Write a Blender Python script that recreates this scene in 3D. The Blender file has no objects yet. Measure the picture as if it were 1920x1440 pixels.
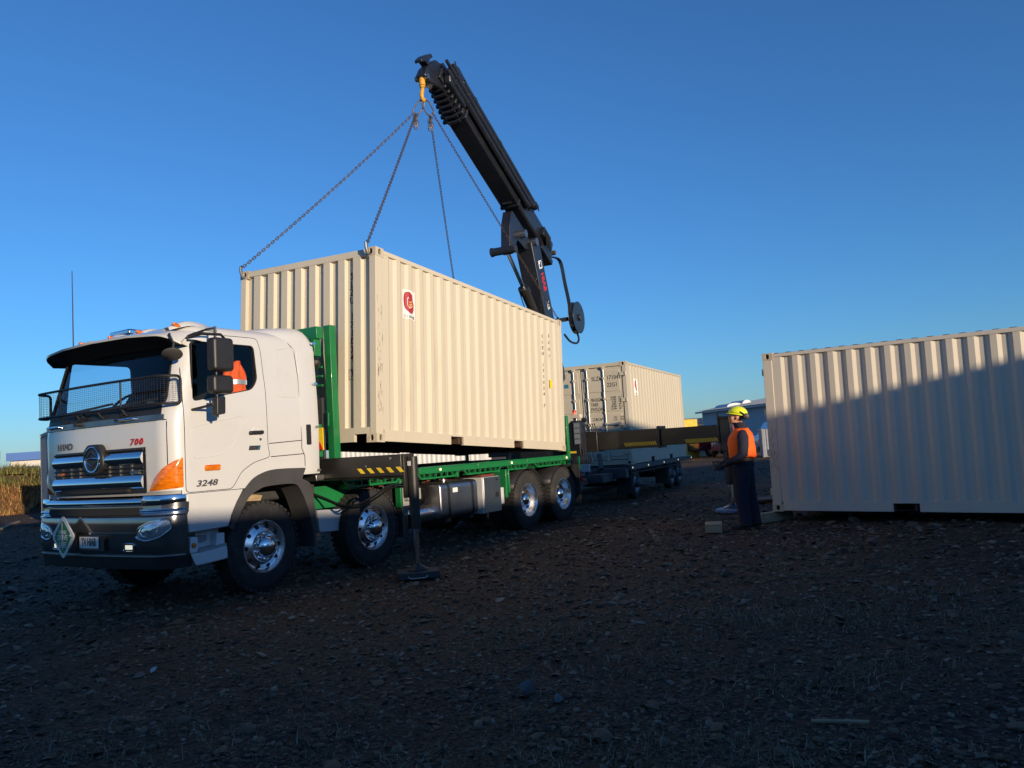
import bpy, bmesh, math, random
import numpy as np
from mathutils import Vector, Matrix
random.seed(7); rng = np.random.default_rng(11)
rad = math.radians; PI = math.pi
sc = bpy.context.scene; col = sc.collection
# ---------------- camera ----------------
F_PX, PITCH, ROLL, CAM_H = 1489.5, 4.497, -3.523, 1.482
cam = bpy.data.cameras.new('camera'); cam.sensor_width = 36; cam.sensor_fit = 'HORIZONTAL'
cam.lens = F_PX/1920*36; cam.clip_start = .05; cam.clip_end = 6000
cam_o = bpy.data.objects.new('camera', cam); col.objects.link(cam_o); sc.camera = cam_o
a = rad(PITCH); fw = Vector((0, math.cos(a), math.sin(a))); up = Vector((0, -math.sin(a), math.cos(a))); rt = Vector((1, 0, 0))
a = rad(ROLL); R_ = rt*math.cos(a)+up*math.sin(a); U_ = up*math.cos(a)-rt*math.sin(a)
cam_o.matrix_world = Matrix(((R_.x, U_.x, -fw.x, 0), (R_.y, U_.y, -fw.y, 0), (R_.z, U_.z, -fw.z, CAM_H), (0, 0, 0, 1)))
# ---------------- sky and sun ----------------
SUN_AZ, SUN_EL = 145.0, 9.3
w = bpy.data.worlds.new('World'); sc.world = w; w.use_nodes = True
nt = w.node_tree; sky = nt.nodes.new('ShaderNodeTexSky'); sky.sky_type = 'NISHITA'; sky.sun_disc = False
sky.sun_elevation = rad(SUN_EL); sky.sun_rotation = rad(SUN_AZ); sky.altitude = 0
sky.air_density = 1.0; sky.dust_density = 0.3; sky.ozone_density = 6.3
nt.links.new(sky.outputs[0], nt.nodes['Background'].inputs[0]); nt.nodes['Background'].inputs[1].default_value = .15
sun = bpy.data.lights.new('sun', 'SUN'); sun.energy = 4.4; sun.angle = rad(.53); sun.color = (1, .80, .56)
sun_o = bpy.data.objects.new('sun', sun); col.objects.link(sun_o)
sv = Vector((math.sin(rad(SUN_AZ))*math.cos(rad(SUN_EL)), math.cos(rad(SUN_AZ))*math.cos(rad(SUN_EL)), math.sin(rad(SUN_EL))))
sun_o.rotation_euler = sv.to_track_quat('Z', 'Y').to_euler(); sun_o.location = (30, -30, 30)
vs = sc.view_settings; vs.view_transform = 'Standard'; vs.look = 'None'; vs.exposure = .3; vs.gamma = 1; vs.use_curve_mapping = False
sc.cycles.max_bounces = 8; sc.cycles.transparent_max_bounces = 24; sc.cycles.caustics_reflective = False; sc.cycles.caustics_refractive = False
# ---------------- materials ----------------
MT = {}
def mat(name, c, rough=.5, metal=0, coat=0, var=0, vscale=3, dirt=None, dscale=1.2, damt=0, bump=0, bscale=60, spec=.5, emit=None, stretch=None):
    m = bpy.data.materials.new(name); m.use_nodes = True; nt = m.node_tree; b = nt.nodes['Principled BSDF']
    b.inputs['Base Color'].default_value = (*c, 1); b.inputs['Roughness'].default_value = rough; b.inputs['Metallic'].default_value = metal
    b.inputs['Coat Weight'].default_value = coat; b.inputs['Coat Roughness'].default_value = .06; b.inputs['Specular IOR Level'].default_value = spec
    if emit: b.inputs['Emission Color'].default_value = (*emit[0], 1); b.inputs['Emission Strength'].default_value = emit[1]
    N = nt.nodes.new; L = nt.links.new
    tc = N('ShaderNodeTexCoord'); mp = N('ShaderNodeMapping'); L(tc.outputs['Object'], mp.inputs[0])
    if stretch: mp.inputs['Scale'].default_value = stretch
    cur = None
    if var:
        n = N('ShaderNodeTexNoise'); n.inputs['Scale'].default_value = vscale; n.inputs['Detail'].default_value = 6; L(mp.outputs[0], n.inputs['Vector'])
        r = N('ShaderNodeMapRange'); r.inputs[1].default_value = .3; r.inputs[2].default_value = .7; r.inputs[3].default_value = 1-var; r.inputs[4].default_value = 1+var
        L(n.outputs[0], r.inputs[0]); h = N('ShaderNodeHueSaturation'); h.inputs['Color'].default_value = (*c, 1); L(r.outputs[0], h.inputs['Value']); cur = h.outputs[0]
    if dirt:
        n = N('ShaderNodeTexNoise'); n.inputs['Scale'].default_value = dscale; n.inputs['Detail'].default_value = 9; n.inputs['Roughness'].default_value = .7; L(mp.outputs[0], n.inputs['Vector'])
        r = N('ShaderNodeMapRange'); r.inputs[1].default_value = .55; r.inputs[2].default_value = .72; r.inputs[4].default_value = damt; L(n.outputs[0], r.inputs[0])
        x = N('ShaderNodeMix'); x.data_type = 'RGBA'; x.inputs[6].default_value = (*c, 1); x.inputs[7].default_value = (*dirt, 1)
        if cur: L(cur, x.inputs[6])
        L(r.outputs[0], x.inputs[0]); cur = x.outputs[2]
    if cur: L(cur, b.inputs['Base Color'])
    if bump:
        n = N('ShaderNodeTexNoise'); n.inputs['Scale'].default_value = bscale; n.inputs['Detail'].default_value = 4; L(tc.outputs['Object'], n.inputs['Vector'])
        k = N('ShaderNodeBump'); k.inputs['Strength'].default_value = bump; k.inputs['Distance'].default_value = .02; L(n.outputs[0], k.inputs['Height']); L(k.outputs[0], b.inputs['Normal'])
    MT[name] = m; return m
def island_mat(name, ramp, rough=.85, nscale=30):
    m = bpy.data.materials.new(name); m.use_nodes = True; nt = m.node_tree; b = nt.nodes['Principled BSDF']; N = nt.nodes.new; L = nt.links.new
    g = N('ShaderNodeNewGeometry'); r = N('ShaderNodeValToRGB'); L(g.outputs['Random Per Island'], r.inputs[0])
    e = r.color_ramp.elements
    while len(e) < len(ramp): e.new(.5)
    for k, (p, c) in enumerate(ramp): e[k].position = p; e[k].color = (*c, 1)
    n = N('ShaderNodeTexNoise'); n.inputs['Scale'].default_value = nscale; n.inputs['Detail'].default_value = 5
    tc = N('ShaderNodeTexCoord'); L(tc.outputs['Object'], n.inputs['Vector'])
    mr = N('ShaderNodeMapRange'); mr.inputs[3].default_value = .6; mr.inputs[4].default_value = 1.4; L(n.outputs[0], mr.inputs[0])
    h = N('ShaderNodeHueSaturation'); L(r.outputs[0], h.inputs['Color']); L(mr.outputs[0], h.inputs['Value']); L(h.outputs[0], b.inputs['Base Color'])
    b.inputs['Roughness'].default_value = rough; b.inputs['Specular IOR Level'].default_value = .3; MT[name] = m; return m
def glass_mat(name, tint, rough=.02, ior=1.52):
    m = bpy.data.materials.new(name); m.use_nodes = True; nt = m.node_tree; nt.nodes.remove(nt.nodes['Principled BSDF']); N = nt.nodes.new; L = nt.links.new
    t = N('ShaderNodeBsdfTransparent'); t.inputs[0].default_value = (*tint, 1); g = N('ShaderNodeBsdfGlossy'); g.inputs['Roughness'].default_value = rough
    f = N('ShaderNodeFresnel'); f.inputs[0].default_value = ior; x = N('ShaderNodeMixShader'); L(f.outputs[0], x.inputs[0]); L(t.outputs[0], x.inputs[1]); L(g.outputs[0], x.inputs[2])
    L(x.outputs[0], nt.nodes['Material Output'].inputs[0]); MT[name] = m; return m
mat('white_paint', (.56, .565, .565), .32, coat=1, var=.02, vscale=1.5, dirt=(.42, .39, .34), dscale=5, damt=.16)
mat('white_trim', (.62, .63, .64), .45)
mat('grey_trim', (.30, .30, .31), .5)
mat('interior', (.035, .037, .045), .8, var=.1)
mat('dash', (.03, .032, .04), .7)
mat('seat_cloth', (.045, .05, .07), .9)
mat('black_plastic', (.018, .018, .02), .45, var=.2, vscale=6)
mat('flare_plastic', (.045, .045, .048), .65, var=.15, vscale=4)
mat('black_rubber', (.012, .012, .012), .8)
mat('tyre', (.022, .022, .023), .85, var=.3, vscale=7, dirt=(.075, .060, .045), dscale=6, damt=.75, bump=.3, bscale=90)
mat('chrome', (.82, .83, .85), .07, 1)
mat('alloy', (.84, .84, .85), .27, 1, var=.05, vscale=12)
mat('dull_steel', (.36, .36, .36), .42, 1, var=.15, vscale=5, dirt=(.12, .10, .08), dscale=4, damt=.5)
mat('tank_steel', (.50, .50, .50), .36, 1, var=.08, vscale=3, dirt=(.2, .18, .15), dscale=5, damt=.35)
mat('bumper_paint', (.30, .29, .285), .16, .92, coat=.3, var=.1, vscale=3)
mat('amber', (.62, .15, .004), .15, coat=.9, var=.35, vscale=16, stretch=(1, 1, 3))
mat('lamp_glass', (.80, .81, .82), .06, .7, var=.25, vscale=14)
mat('led', (.8, .85, .6), .3, emit=((1, 1, .75), .55))
mat('marker_led', (.9, .75, .4), .3, emit=((1, .85, .55), .8))
mat('red_led', (.7, .05, .02), .3, emit=((1, .15, .05), .5))
mat('lamp_red', (.5, .02, .02), .25, coat=.6)
mat('green_paint', (.010, .165, .048), .38, coat=.3, var=.12, vscale=2.5, dirt=(.03, .05, .03), dscale=3, damt=.5)
mat('crane_paint', (.013, .015, .022), .38, coat=.35, var=.2, vscale=3, dirt=(.05, .045, .04), dscale=5, damt=.35)
mat('beam_paint', (.018, .017, .016), .45, coat=.1, var=.2, vscale=3, dirt=(.07, .055, .04), dscale=3, damt=.4)
mat('hazard_yellow', (.85, .60, .03), .5, var=.1)
mat('sign_yellow', (.85, .62, .02), .5, var=.1, vscale=20)
mat('sign_red', (.65, .03, .01), .5)
mat('hook_yellow', (.62, .31, .03), .5, var=.15, vscale=20)
mat('chain_steel', (.13, .115, .105), .55, .6, var=.3, vscale=9)
mat('rust_chain', (.085, .058, .046), .7, .5, var=.35, vscale=14)
mat('ink', (.018, .018, .02), .6)
mat('badge_grey', (.16, .16, .17), .35, .6)
mat('badge_red', (.42, .03, .05), .35, .3)
mat('plate_white', (.75, .75, .72), .5)
mat('sign_green', (.03, .20, .07), .45)
mat('logo_white', (.80, .78, .76), .5)
mat('logo_red', (.38, .03, .04), .5)
mat('logo_gold', (.75, .45, .12), .5)
mat('badge_blue', (.03, .18, .30), .4)
mat('hiab_red', (.62, .02, .02), .5)
mat('cable', (.015, .016, .02), .45)
mat('hydraulic_rod', (.85, .86, .88), .12, 1)
mat('cream', (.575, .52, .41), .5, var=.03, vscale=1.3, dirt=(.40, .345, .25), dscale=2.2, damt=.4, bump=.22, bscale=2.2, stretch=(1, 1, .22))
mat('cream_casting', (.52, .46, .35), .55, dirt=(.22, .10, .045), dscale=7, damt=.7)
mat('cream_pale', (.62, .56, .46), .52, var=.03, vscale=1.2, dirt=(.52, .47, .38), dscale=2, damt=.45, bump=.22, bscale=2.2, stretch=(1, 1, .25))
mat('cream_tan', (.50, .455, .36), .5, var=.04, vscale=2, dirt=(.34, .30, .24), dscale=2, damt=.4, stretch=(1, 1, .3))
mat('under_steel', (.085, .045, .028), .8, var=.3, vscale=3)
mat('dark_hole', (.03, .018, .012), .9)
mat('gasket', (.02, .02, .022), .8)
mat('lock_steel', (.55, .56, .57), .4, .8, var=.1)
mat('trailer_grey', (.075, .078, .085), .6, var=.2, vscale=3, dirt=(.06, .055, .05), dscale=4, damt=.5)
mat('trailer_dark', (.035, .036, .04), .7, var=.2)
mat('box_white', (.55, .56, .58), .5, var=.05)
mat('flap', (.035, .034, .033), .8, var=.15)
mat('red_cloth', (.55, .06, .03), .85, var=.15, vscale=8)
mat('orange_vest', (.95, .13, .008), .8, var=.10, vscale=9, bump=.5, bscale=14)
mat('silver_tape', (.55, .56, .55), .35, .3)
mat('navy', (.012, .014, .032), .9, var=.25, vscale=8, bump=.5, bscale=12)
mat('skin', (.50, .24, .16), .6, var=.08, vscale=14)
mat('grey_hair', (.22, .19, .17), .9)
mat('helmet_yellow', (.72, .78, .02), .35, coat=.5)
mat('boot', (.02, .017, .014), .7)
mat('glove_black', (.02, .02, .022), .7)
mat('belt', (.06, .025, .02), .6)
mat('timber', (.34, .25, .15), .8, var=.25, vscale=6, stretch=(1, 6, 6))
mat('pad_black', (.03, .031, .034), .7, var=.2)
mat('pad_blue', (.12, .20, .38), .5, var=.2, vscale=9, dirt=(.5, .52, .55), dscale=4, damt=.9)
mat('rust_red', (.14, .04, .025), .85, var=.2)
mat('rope', (.28, .28, .26), .9)
mat('shed_wall', (.42, .45, .50), .6, var=.05)
mat('shed_roof', (.33, .36, .38), .45, .2, var=.08)
mat('skylight', (.62, .60, .62), .5, var=.15, vscale=2)
mat('container_yellow', (.70, .44, .05), .55, var=.08)
mat('container_grey', (.20, .235, .28), .6, var=.05)
mat('container_white', (.66, .65, .62), .55, var=.04)
mat('container_silver', (.30, .32, .35), .5, .2, var=.1)
mat('car_blue', (.02, .03, .06), .25, .2, coat=.8)
mat('car_white', (.65, .66, .68), .3, coat=.8)
mat('car_red', (.45, .10, .07), .3, coat=.8)
mat('far_blue', (.10, .20, .48), .6)
mat('far_cream', (.70, .64, .54), .7)
mat('far_sky', (.12, .36, .62), .6)
mat('far_grey', (.42, .45, .52), .6)
mat('mesh_wire', (.02, .022, .026), .5, .3)
glass_mat('screen_glass', (.72, .88, .95)); glass_mat('door_glass', (.80, .83, .88), ior=1.28)
island_mat('stone_mat', [(0, (.024, .017, .012)), (.35, (.070, .049, .034)), (.6, (.130, .086, .053)), (.85, (.165, .120, .083)), (1, (.25, .195, .14))], .8, 12)
island_mat('leaf_dry', [(0, (.17, .08, .035)), (.4, (.32, .155, .06)), (.75, (.46, .27, .11)), (1, (.30, .25, .08))], .9, 4)
island_mat('leaf_green', [(0, (.07, .09, .025)), (.5, (.13, .14, .04)), (1, (.27, .21, .08))], .9, 4)
island_mat('straw', [(0, (.085, .085, .045)), (.4, (.14, .13, .075)), (.75, (.20, .155, .10)), (1, (.36, .31, .24))], .9, 4)
# ---------------- mesh builder ----------------
class MB:
    def __init__(s): s.v = []; s.f = []; s.m = []; s.cm = 0
    def add(s, vs, fs):
        k = len(s.v); s.v += [tuple(p) for p in vs]; s.f += [tuple(i+k for i in q) for q in fs]; s.m += [s.cm]*len(fs); return s
    def box(s, x0, x1, y0, y1, z0, z1, M=None):
        v = [Vector((x, y, z)) for z in (z0, z1) for y in (y0, y1) for x in (x0, x1)]
        if M is not None: v = [M @ p for p in v]
        return s.add(v, [(0, 2, 3, 1), (4, 5, 7, 6), (0, 1, 5, 4), (2, 6, 7, 3), (0, 4, 6, 2), (1, 3, 7, 5)])
    def bar(s, p0, p1, wy, wz, upv=(0, 0, 1)):
        p0 = Vector(p0); p1 = Vector(p1); d = (p1-p0); L = d.length; d.normalize(); u = Vector(upv); y = u.cross(d).normalized(); z = d.cross(y)
        M = Matrix(((d.x, y.x, z.x, p0.x), (d.y, y.y, z.y, p0.y), (d.z, y.z, z.z, p0.z), (0, 0, 0, 1)))
        return s.box(0, L, -wy/2, wy/2, -wz/2, wz/2, M)
    def cyl(s, p0, p1, r0, r1=None, n=16, caps=True):
        r1 = r0 if r1 is None else r1; p0 = Vector(p0); p1 = Vector(p1); d = (p1-p0).normalized()
        x = d.orthogonal().normalized(); y = d.cross(x); v = []
        for p, r in ((p0, r0), (p1, r1)): v += [p+(x*math.cos(2*PI*i/n)+y*math.sin(2*PI*i/n))*r for i in range(n)]
        f = [(i, (i+1) % n, n+(i+1) % n, n+i) for i in range(n)]
        if caps: f += [tuple(range(n-1, -1, -1)), tuple(range(n, 2*n))]
        return s.add(v, f)
    def tube(s, path, r, n=8, closed=False, caps=True):
        P = [Vector(p) for p in path]; m = len(P); v = []; prev = None
        for i in range(m):
            if closed: d = P[(i+1) % m]-P[i-1]
            else: d = P[min(i+1, m-1)]-P[max(i-1, 0)]
            d.normalize()
            x = d.orthogonal().normalized() if prev is None else (prev-d*prev.dot(d)).normalized()
            prev = x; y = d.cross(x); rr = r[i] if isinstance(r, (list, tuple)) else r
            v += [P[i]+(x*math.cos(2*PI*k/n)+y*math.sin(2*PI*k/n))*rr for k in range(n)]
        f = []
        for i in range(m if closed else m-1):
            j = (i+1) % m
            f += [(i*n+k, i*n+(k+1) % n, j*n+(k+1) % n, j*n+k) for k in range(n)]
        if not closed and caps: f += [tuple(range(n-1, -1, -1)), tuple(range((m-1)*n, m*n))]
        return s.add(v, f)
    def prism(s, poly, ax, a, b):
        n = len(poly); v = []
        for t in (a, b):
            for p, q in poly: v.append({'x': (t, p, q), 'y': (p, t, q), 'z': (p, q, t)}[ax])
        f = [(i, (i+1) % n, n+(i+1) % n, n+i) for i in range(n)]+[tuple(range(n-1, -1, -1)), tuple(range(n, 2*n))]
        return s.add(v, f)
    def lathe(s, prof, c, axis, n=32, close=False):
        c = Vector(c); d = Vector(axis).normalized(); x = d.orthogonal().normalized(); y = d.cross(x); v = []; m = len(prof)
        for r, h in prof: v += [c+d*h+(x*math.cos(2*PI*k/n)+y*math.sin(2*PI*k/n))*r for k in range(n)]
        f = []
        for i in range(m if close else m-1):
            j = (i+1) % m; f += [(i*n+k, i*n+(k+1) % n, j*n+(k+1) % n, j*n+k) for k in range(n)]
        return s.add(v, f)
    def grid(s, rows, flip=False, closed=False):
        m = len(rows); n = len(rows[0]); v = [p for r in rows for p in r]; f = []
        for i in range(m-1):
            for k in range(n if closed else n-1):
                q = (i*n+k, i*n+(k+1) % n, (i+1)*n+(k+1) % n, (i+1)*n+k); f.append(q[::-1] if flip else q)
        return s.add(v, f)
    def text(s, t, size, o, xd, yd, sx=1, ext=.001, align='CENTER', shear=0, bold=0):
        v, f = text_geo(t, align, shear, bold); o = Vector(o); xd = Vector(xd).normalized(); yd = Vector(yd).normalized(); zd = xd.cross(yd)
        return s.add([o+xd*(p[0]*size*sx)+yd*(p[1]*size)+zd*(p[2]*ext) for p in v], f)
    def build(s, name, m, parent=None, bevel=0, seg=2, smooth=True, ang=38, recalc=True):
        me = bpy.data.meshes.new(name); me.from_pydata(s.v, [], s.f); me.update()
        ms = m if isinstance(m, (list, tuple)) else [m]
        for x in ms: me.materials.append(MT[x])
        if len(ms) > 1: me.polygons.foreach_set('material_index', s.m)
        finish(me, smooth, ang, recalc)
        o = bpy.data.objects.new(name, me); col.objects.link(o)
        if parent is not None: o.parent = parent
        if bevel:
            b = o.modifiers.new('bevel', 'BEVEL'); b.width = bevel; b.segments = seg; b.limit_method = 'ANGLE'; b.angle_limit = rad(35); b.harden_normals = False
        return o
def finish(me, smooth=True, ang=38, recalc=True):
    bm = bmesh.new(); bm.from_mesh(me)
    if recalc: bmesh.ops.recalc_face_normals(bm, faces=bm.faces)
    if smooth:
        for f in bm.faces: f.smooth = True
        for e in bm.edges:
            if len(e.link_faces) == 2 and e.calc_face_angle(0) > rad(ang): e.smooth = False
    bm.to_mesh(me); bm.free()
_tc = {}
def text_geo(t, align, shear, bold=0):
    k = (t, align, shear, bold)
    if k in _tc: return _tc[k]
    c = bpy.data.curves.new('t', 'FONT'); c.body = t; c.align_x = align; c.align_y = 'CENTER'; c.extrude = 1.0; c.resolution_u = 2; c.shear = shear; c.offset = bold
    o = bpy.data.objects.new('t', c); col.objects.link(o); dg = bpy.context.evaluated_depsgraph_get(); dg.update()
    me = o.evaluated_get(dg).to_mesh(); v = [tuple(p.co) for p in me.vertices]; f = [tuple(p.vertices) for p in me.polygons]
    o.evaluated_get(dg).to_mesh_clear(); bpy.data.objects.remove(o); bpy.data.curves.remove(c); _tc[k] = (v, f); return v, f
def tag(o, label=None, cat=None, group=None, kind=None):
    if label: o['label'] = label
    if cat: o['category'] = cat
    if group: o['group'] = group
    if kind: o['kind'] = kind
    return o
def empty(name, M=None, label=None, cat=None, group=None):
    o = bpy.data.objects.new(name, None); o.empty_display_size = .2; col.objects.link(o)
    if M is not None: o.matrix_world = M
    return tag(o, label, cat, group)
def dup(o, parent=None):
    c = o.copy(); col.objects.link(c); c.parent = parent
    for ch in list(o.children): dup(ch, c)
    return c
def frame(loc, yaw, pit=0, rol=0):
    return Matrix.Translation(loc) @ Matrix.Rotation(rad(90-yaw), 4, 'Z') @ Matrix.Rotation(rad(-pit), 4, 'Y') @ Matrix.Rotation(rad(rol), 4, 'X')
def mvol(me):
    bm = bmesh.new(); bm.from_mesh(me); v = bm.calc_volume(); op = sum(1 for e in bm.edges if len(e.link_faces) != 2); bm.free(); return v, op
def boolean(o, cutter, op='DIFFERENCE', lo=.55, hi=1.001):
    v0, _ = mvol(o.data); best = None
    for k in range(8):
        cutter.location = (0, 0, 0) if k == 0 else (.0007*k, .0004*k*(-1)**k, .0005*k)
        m = o.modifiers.new('b', 'BOOLEAN'); m.operation = op; m.object = cutter; m.solver = 'EXACT'; m.material_mode = 'TRANSFER'; m.use_self = k >= 4
        dg = bpy.context.evaluated_depsgraph_get(); dg.update(); me = bpy.data.meshes.new_from_object(o.evaluated_get(dg)); o.modifiers.remove(m)
        v1, bad = mvol(me)
        if op == 'INTERSECT' or lo*v0 < v1 < hi*v0: break
        print('boolean retry', cutter.name, k, v0, v1, bad)
    o.data = me; bpy.data.objects.remove(cutter)
def lerp(tab, x):
    if x <= tab[0][0]: return tab[0][1]
    for (a, b), (c, d) in zip(tab, tab[1:]):
        if x <= c: return b+(d-b)*(x-a)/(c-a)
    return tab[-1][1]
def rpoly(pts, r, n=4):
    out = []; m = len(pts)
    for i in range(m):
        p = Vector(pts[i]); a = Vector(pts[i-1])-p; b = Vector(pts[(i+1) % m])-p
        ra = min(r, a.length*.45, b.length*.45); a = p+a.normalized()*ra; b = p+b.normalized()*ra
        for k in range(n+1):
            t = k/n; out.append(tuple((a*(1-t)+p*t)*(1-t)+(p*(1-t)+b*t)*t))
    return out
def sm3(P, n=5):
    P = [Vector(p) for p in P]; out = []
    for i in range(len(P)-1):
        p0, p1, p2, p3 = P[max(0, i-1)], P[i], P[i+1], P[min(len(P)-1, i+2)]
        for k in range(n): t = k/n; out.append(.5*((2*p1)+(p2-p0)*t+(2*p0-5*p1+4*p2-p3)*t*t+(3*p1-p0-3*p2+p3)*t**3))
    return out+[P[-1]]
# ---------------- ground ----------------
SIL = (2.42, 3.105, 4.31)
def axis_pts(lo, hi, c0, c1, fine, far):
    a = list(np.arange(c0, c1+1e-6, fine)); s_ = fine; x = c1
    while x < hi: s_ *= 1.25; x = min(hi, x+s_); a.append(x)
    s_ = fine; x = c0
    while x > lo: s_ *= 1.25; x = max(lo, x-s_); a.insert(0, x)
    return np.array(a)
gx = axis_pts(-2500, 2500, -14, 14, .22, 0); gy = axis_pts(-2500, 4000, 1, 26, .22, 0)
GX, GY = np.meshgrid(gx, gy)
def gnoise(x, y): return .011*np.sin(1.7*x+.6*np.sin(1.3*y))*np.sin(2.1*y+.5*np.sin(.9*x))+.006*np.sin(5.1*x+2*np.sin(3.3*y))+.005*np.sin(4.3*y+1.7*np.sin(4.1*x))
def bank_h(x, y):   # low bank at the far left, from the yard edge outwards
    t = (-(x+19.5)*.62+(y-33.5)*.78); w = np.clip(t/3.2, 0, 1); w = w*w*(3-2*w)
    fall = np.clip((-x-10)/4.5, 0, 1)*np.clip((70+x)/20, 0, 1)*np.clip((64-y)/8, 0, 1)
    return 1.22*w*fall*(1+.12*np.sin(x*.7)+.08*np.sin(y*1.1))*(1+.45*np.clip((x+27)/8, 0, 1))
near = np.clip(1-np.hypot(GX, GY-8)/28, 0, 1)
GZ = gnoise(GX, GY)*np.minimum(1, near*2)-.008+bank_h(GX, GY)
b = MB(); H_, W_ = GX.shape
me = bpy.data.meshes.new('ground'); vv = np.stack([GX.ravel(), GY.ravel(), GZ.ravel()], 1)
ii = np.arange(H_*W_).reshape(H_, W_); q = np.stack([ii[:-1, :-1].ravel(), ii[:-1, 1:].ravel(), ii[1:, 1:].ravel(), ii[1:, :-1].ravel()], 1)
me.from_pydata(vv.tolist(), [], q.tolist()); me.update()
for p in me.polygons: p.use_smooth = True
def ground_mat():
    m = bpy.data.materials.new('gravel_ground'); m.use_nodes = True; nt = m.node_tree; B = nt.nodes['Principled BSDF']; N = nt.nodes.new; L = nt.links.new
    tc = N('ShaderNodeTexCoord')
    def noise(sc_, det=6, ro=.6):
        n = N('ShaderNodeTexNoise'); n.inputs['Scale'].default_value = sc_; n.inputs['Detail'].default_value = det; n.inputs['Roughness'].default_value = ro; L(tc.outputs['Object'], n.inputs['Vector']); return n.outputs[0]
    def ramp(src, stops):
        r = N('ShaderNodeValToRGB'); e = r.color_ramp.elements
        while len(e) < len(stops): e.new(.5)
        for k, (p, c) in enumerate(stops): e[k].position = p; e[k].color = (*c, 1)
        L(src, r.inputs[0]); return r.outputs[0]
    def mixc(f, a_, b_):
        x = N('ShaderNodeMix'); x.data_type = 'RGBA'; L(a_, x.inputs[6]); L(b_, x.inputs[7])
        if isinstance(f, float): x.inputs[0].default_value = f
        else: L(f, x.inputs[0])
        return x.outputs[2]
    v = N('ShaderNodeTexVoronoi'); v.inputs['Scale'].default_value = 34; L(tc.outputs['Object'], v.inputs['Vector'])
    pebble = ramp(v.outputs['Color'], [(0, (.010, .007, .005)), (.5, (.034, .024, .017)), (.8, (.078, .055, .038)), (1, (.15, .112, .08))])
    brown = ramp(noise(38, 8, .7), [(.3, (.026, .014, .008)), (.55, (.10, .052, .026)), (.75, (.20, .112, .056))])
    big = ramp(noise(.42, 5, .6), [(.42, (0, 0, 0)), (.62, (1, 1, 1))])
    # worn patch of brown dirt in the middle of the yard
    mp = N('ShaderNodeMapping'); mp.vector_type = 'TEXTURE'; mp.inputs['Location'].default_value = (-.2, 8.4, 0); mp.inputs['Scale'].default_value = (4.6, 3.4, 50); L(tc.outputs['Object'], mp.inputs[0])
    ln = N('ShaderNodeVectorMath'); ln.operation = 'LENGTH'; L(mp.outputs[0], ln.inputs[0])
    wn = N('ShaderNodeMath'); wn.operation = 'MULTIPLY_ADD'; L(noise(1.3, 6, .65), wn.inputs[0]); wn.inputs[1].default_value = 1.1; L(ln.outputs['Value'], wn.inputs[2])
    wr = N('ShaderNodeMapRange'); wr.inputs[1].default_value = 1.75; wr.inputs[2].default_value = 1.05; L(wn.outputs[0], wr.inputs[0])
    bx = N('ShaderNodeMath'); bx.operation = 'MAXIMUM'; L(big, bx.inputs[0]); L(wr.outputs[0], bx.inputs[1])
    col_ = mixc(bx.outputs[0], pebble, brown)
    # beyond the yard the ground turns to dry grass
    sx = N('ShaderNodeSeparateXYZ'); L(tc.outputs['Object'], sx.inputs[0])
    dry = ramp(noise(3.0, 8, .7), [(.3, (.10, .055, .025)), (.55, (.22, .12, .055)), (.75, (.16, .14, .05))])
    mz = N('ShaderNodeMapRange'); mz.inputs[1].default_value = .12; mz.inputs[2].default_value = .5; L(sx.outputs[2], mz.inputs[0])
    my = N('ShaderNodeMapRange'); my.inputs[1].default_value = 46; my.inputs[2].default_value = 52; L(sx.outputs[1], my.inputs[0])
    mm = N('ShaderNodeMath'); mm.operation = 'MAXIMUM'; L(mz.outputs[0], mm.inputs[0]); L(my.outputs[0], mm.inputs[1])
    col_ = mixc(mm.outputs[0], col_, dry); L(col_, B.inputs['Base Color'])
    B.inputs['Roughness'].default_value = .9; B.inputs['Specular IOR Level'].default_value = .25
    k = N('ShaderNodeBump'); k.inputs['Strength'].default_value = .7; k.inputs['Distance'].default_value = .02; L(v.outputs['Distance'], k.inputs['Height'])
    k2 = N('ShaderNodeBump'); k2.inputs['Strength'].default_value = .6; k2.inputs['Distance'].default_value = .03; L(noise(9, 6, .7), k2.inputs['Height']); L(k.outputs[0], k2.inputs['Normal']); L(k2.outputs[0], B.inputs['Normal'])
    MT['gravel_ground'] = m; return m
me.materials.append(ground_mat()); ground = bpy.data.objects.new('ground', me); col.objects.link(ground); ground['kind'] = 'structure'
# stones: shared shapes
def pebble_geo(seed):
    r = np.random.default_rng(seed); bm = bmesh.new(); bmesh.ops.create_icosphere(bm, subdivisions=1, radius=1)
    for v in bm.verts:
        v.co *= 1+r.uniform(-.28, .22); v.co.z *= .55
    V = np.array([v.co[:] for v in bm.verts]); F = np.array([[w_.index for w_ in f.verts] for f in bm.faces]); bm.free(); return V, F
PEB = [pebble_geo(k) for k in range(10)]
def low_geo(seed):
    r = np.random.default_rng(seed); t = (1+5**.5)/2
    bm = bmesh.new(); bmesh.ops.create_icosphere(bm, subdivisions=1, radius=1); bm.free()
    V = np.array([(0, 0, 1)]+[(math.cos(k*1.2566+.3), math.sin(k*1.2566+.3), .15) for k in range(5)], float); V *= r.uniform(.7, 1.25, (6, 1)); V[:, 2] *= .6
    F = np.array([(0, 1+k, 1+(k+1) % 5) for k in range(5)]); return V, F
LOW = [low_geo(k) for k in range(12)]
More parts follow.
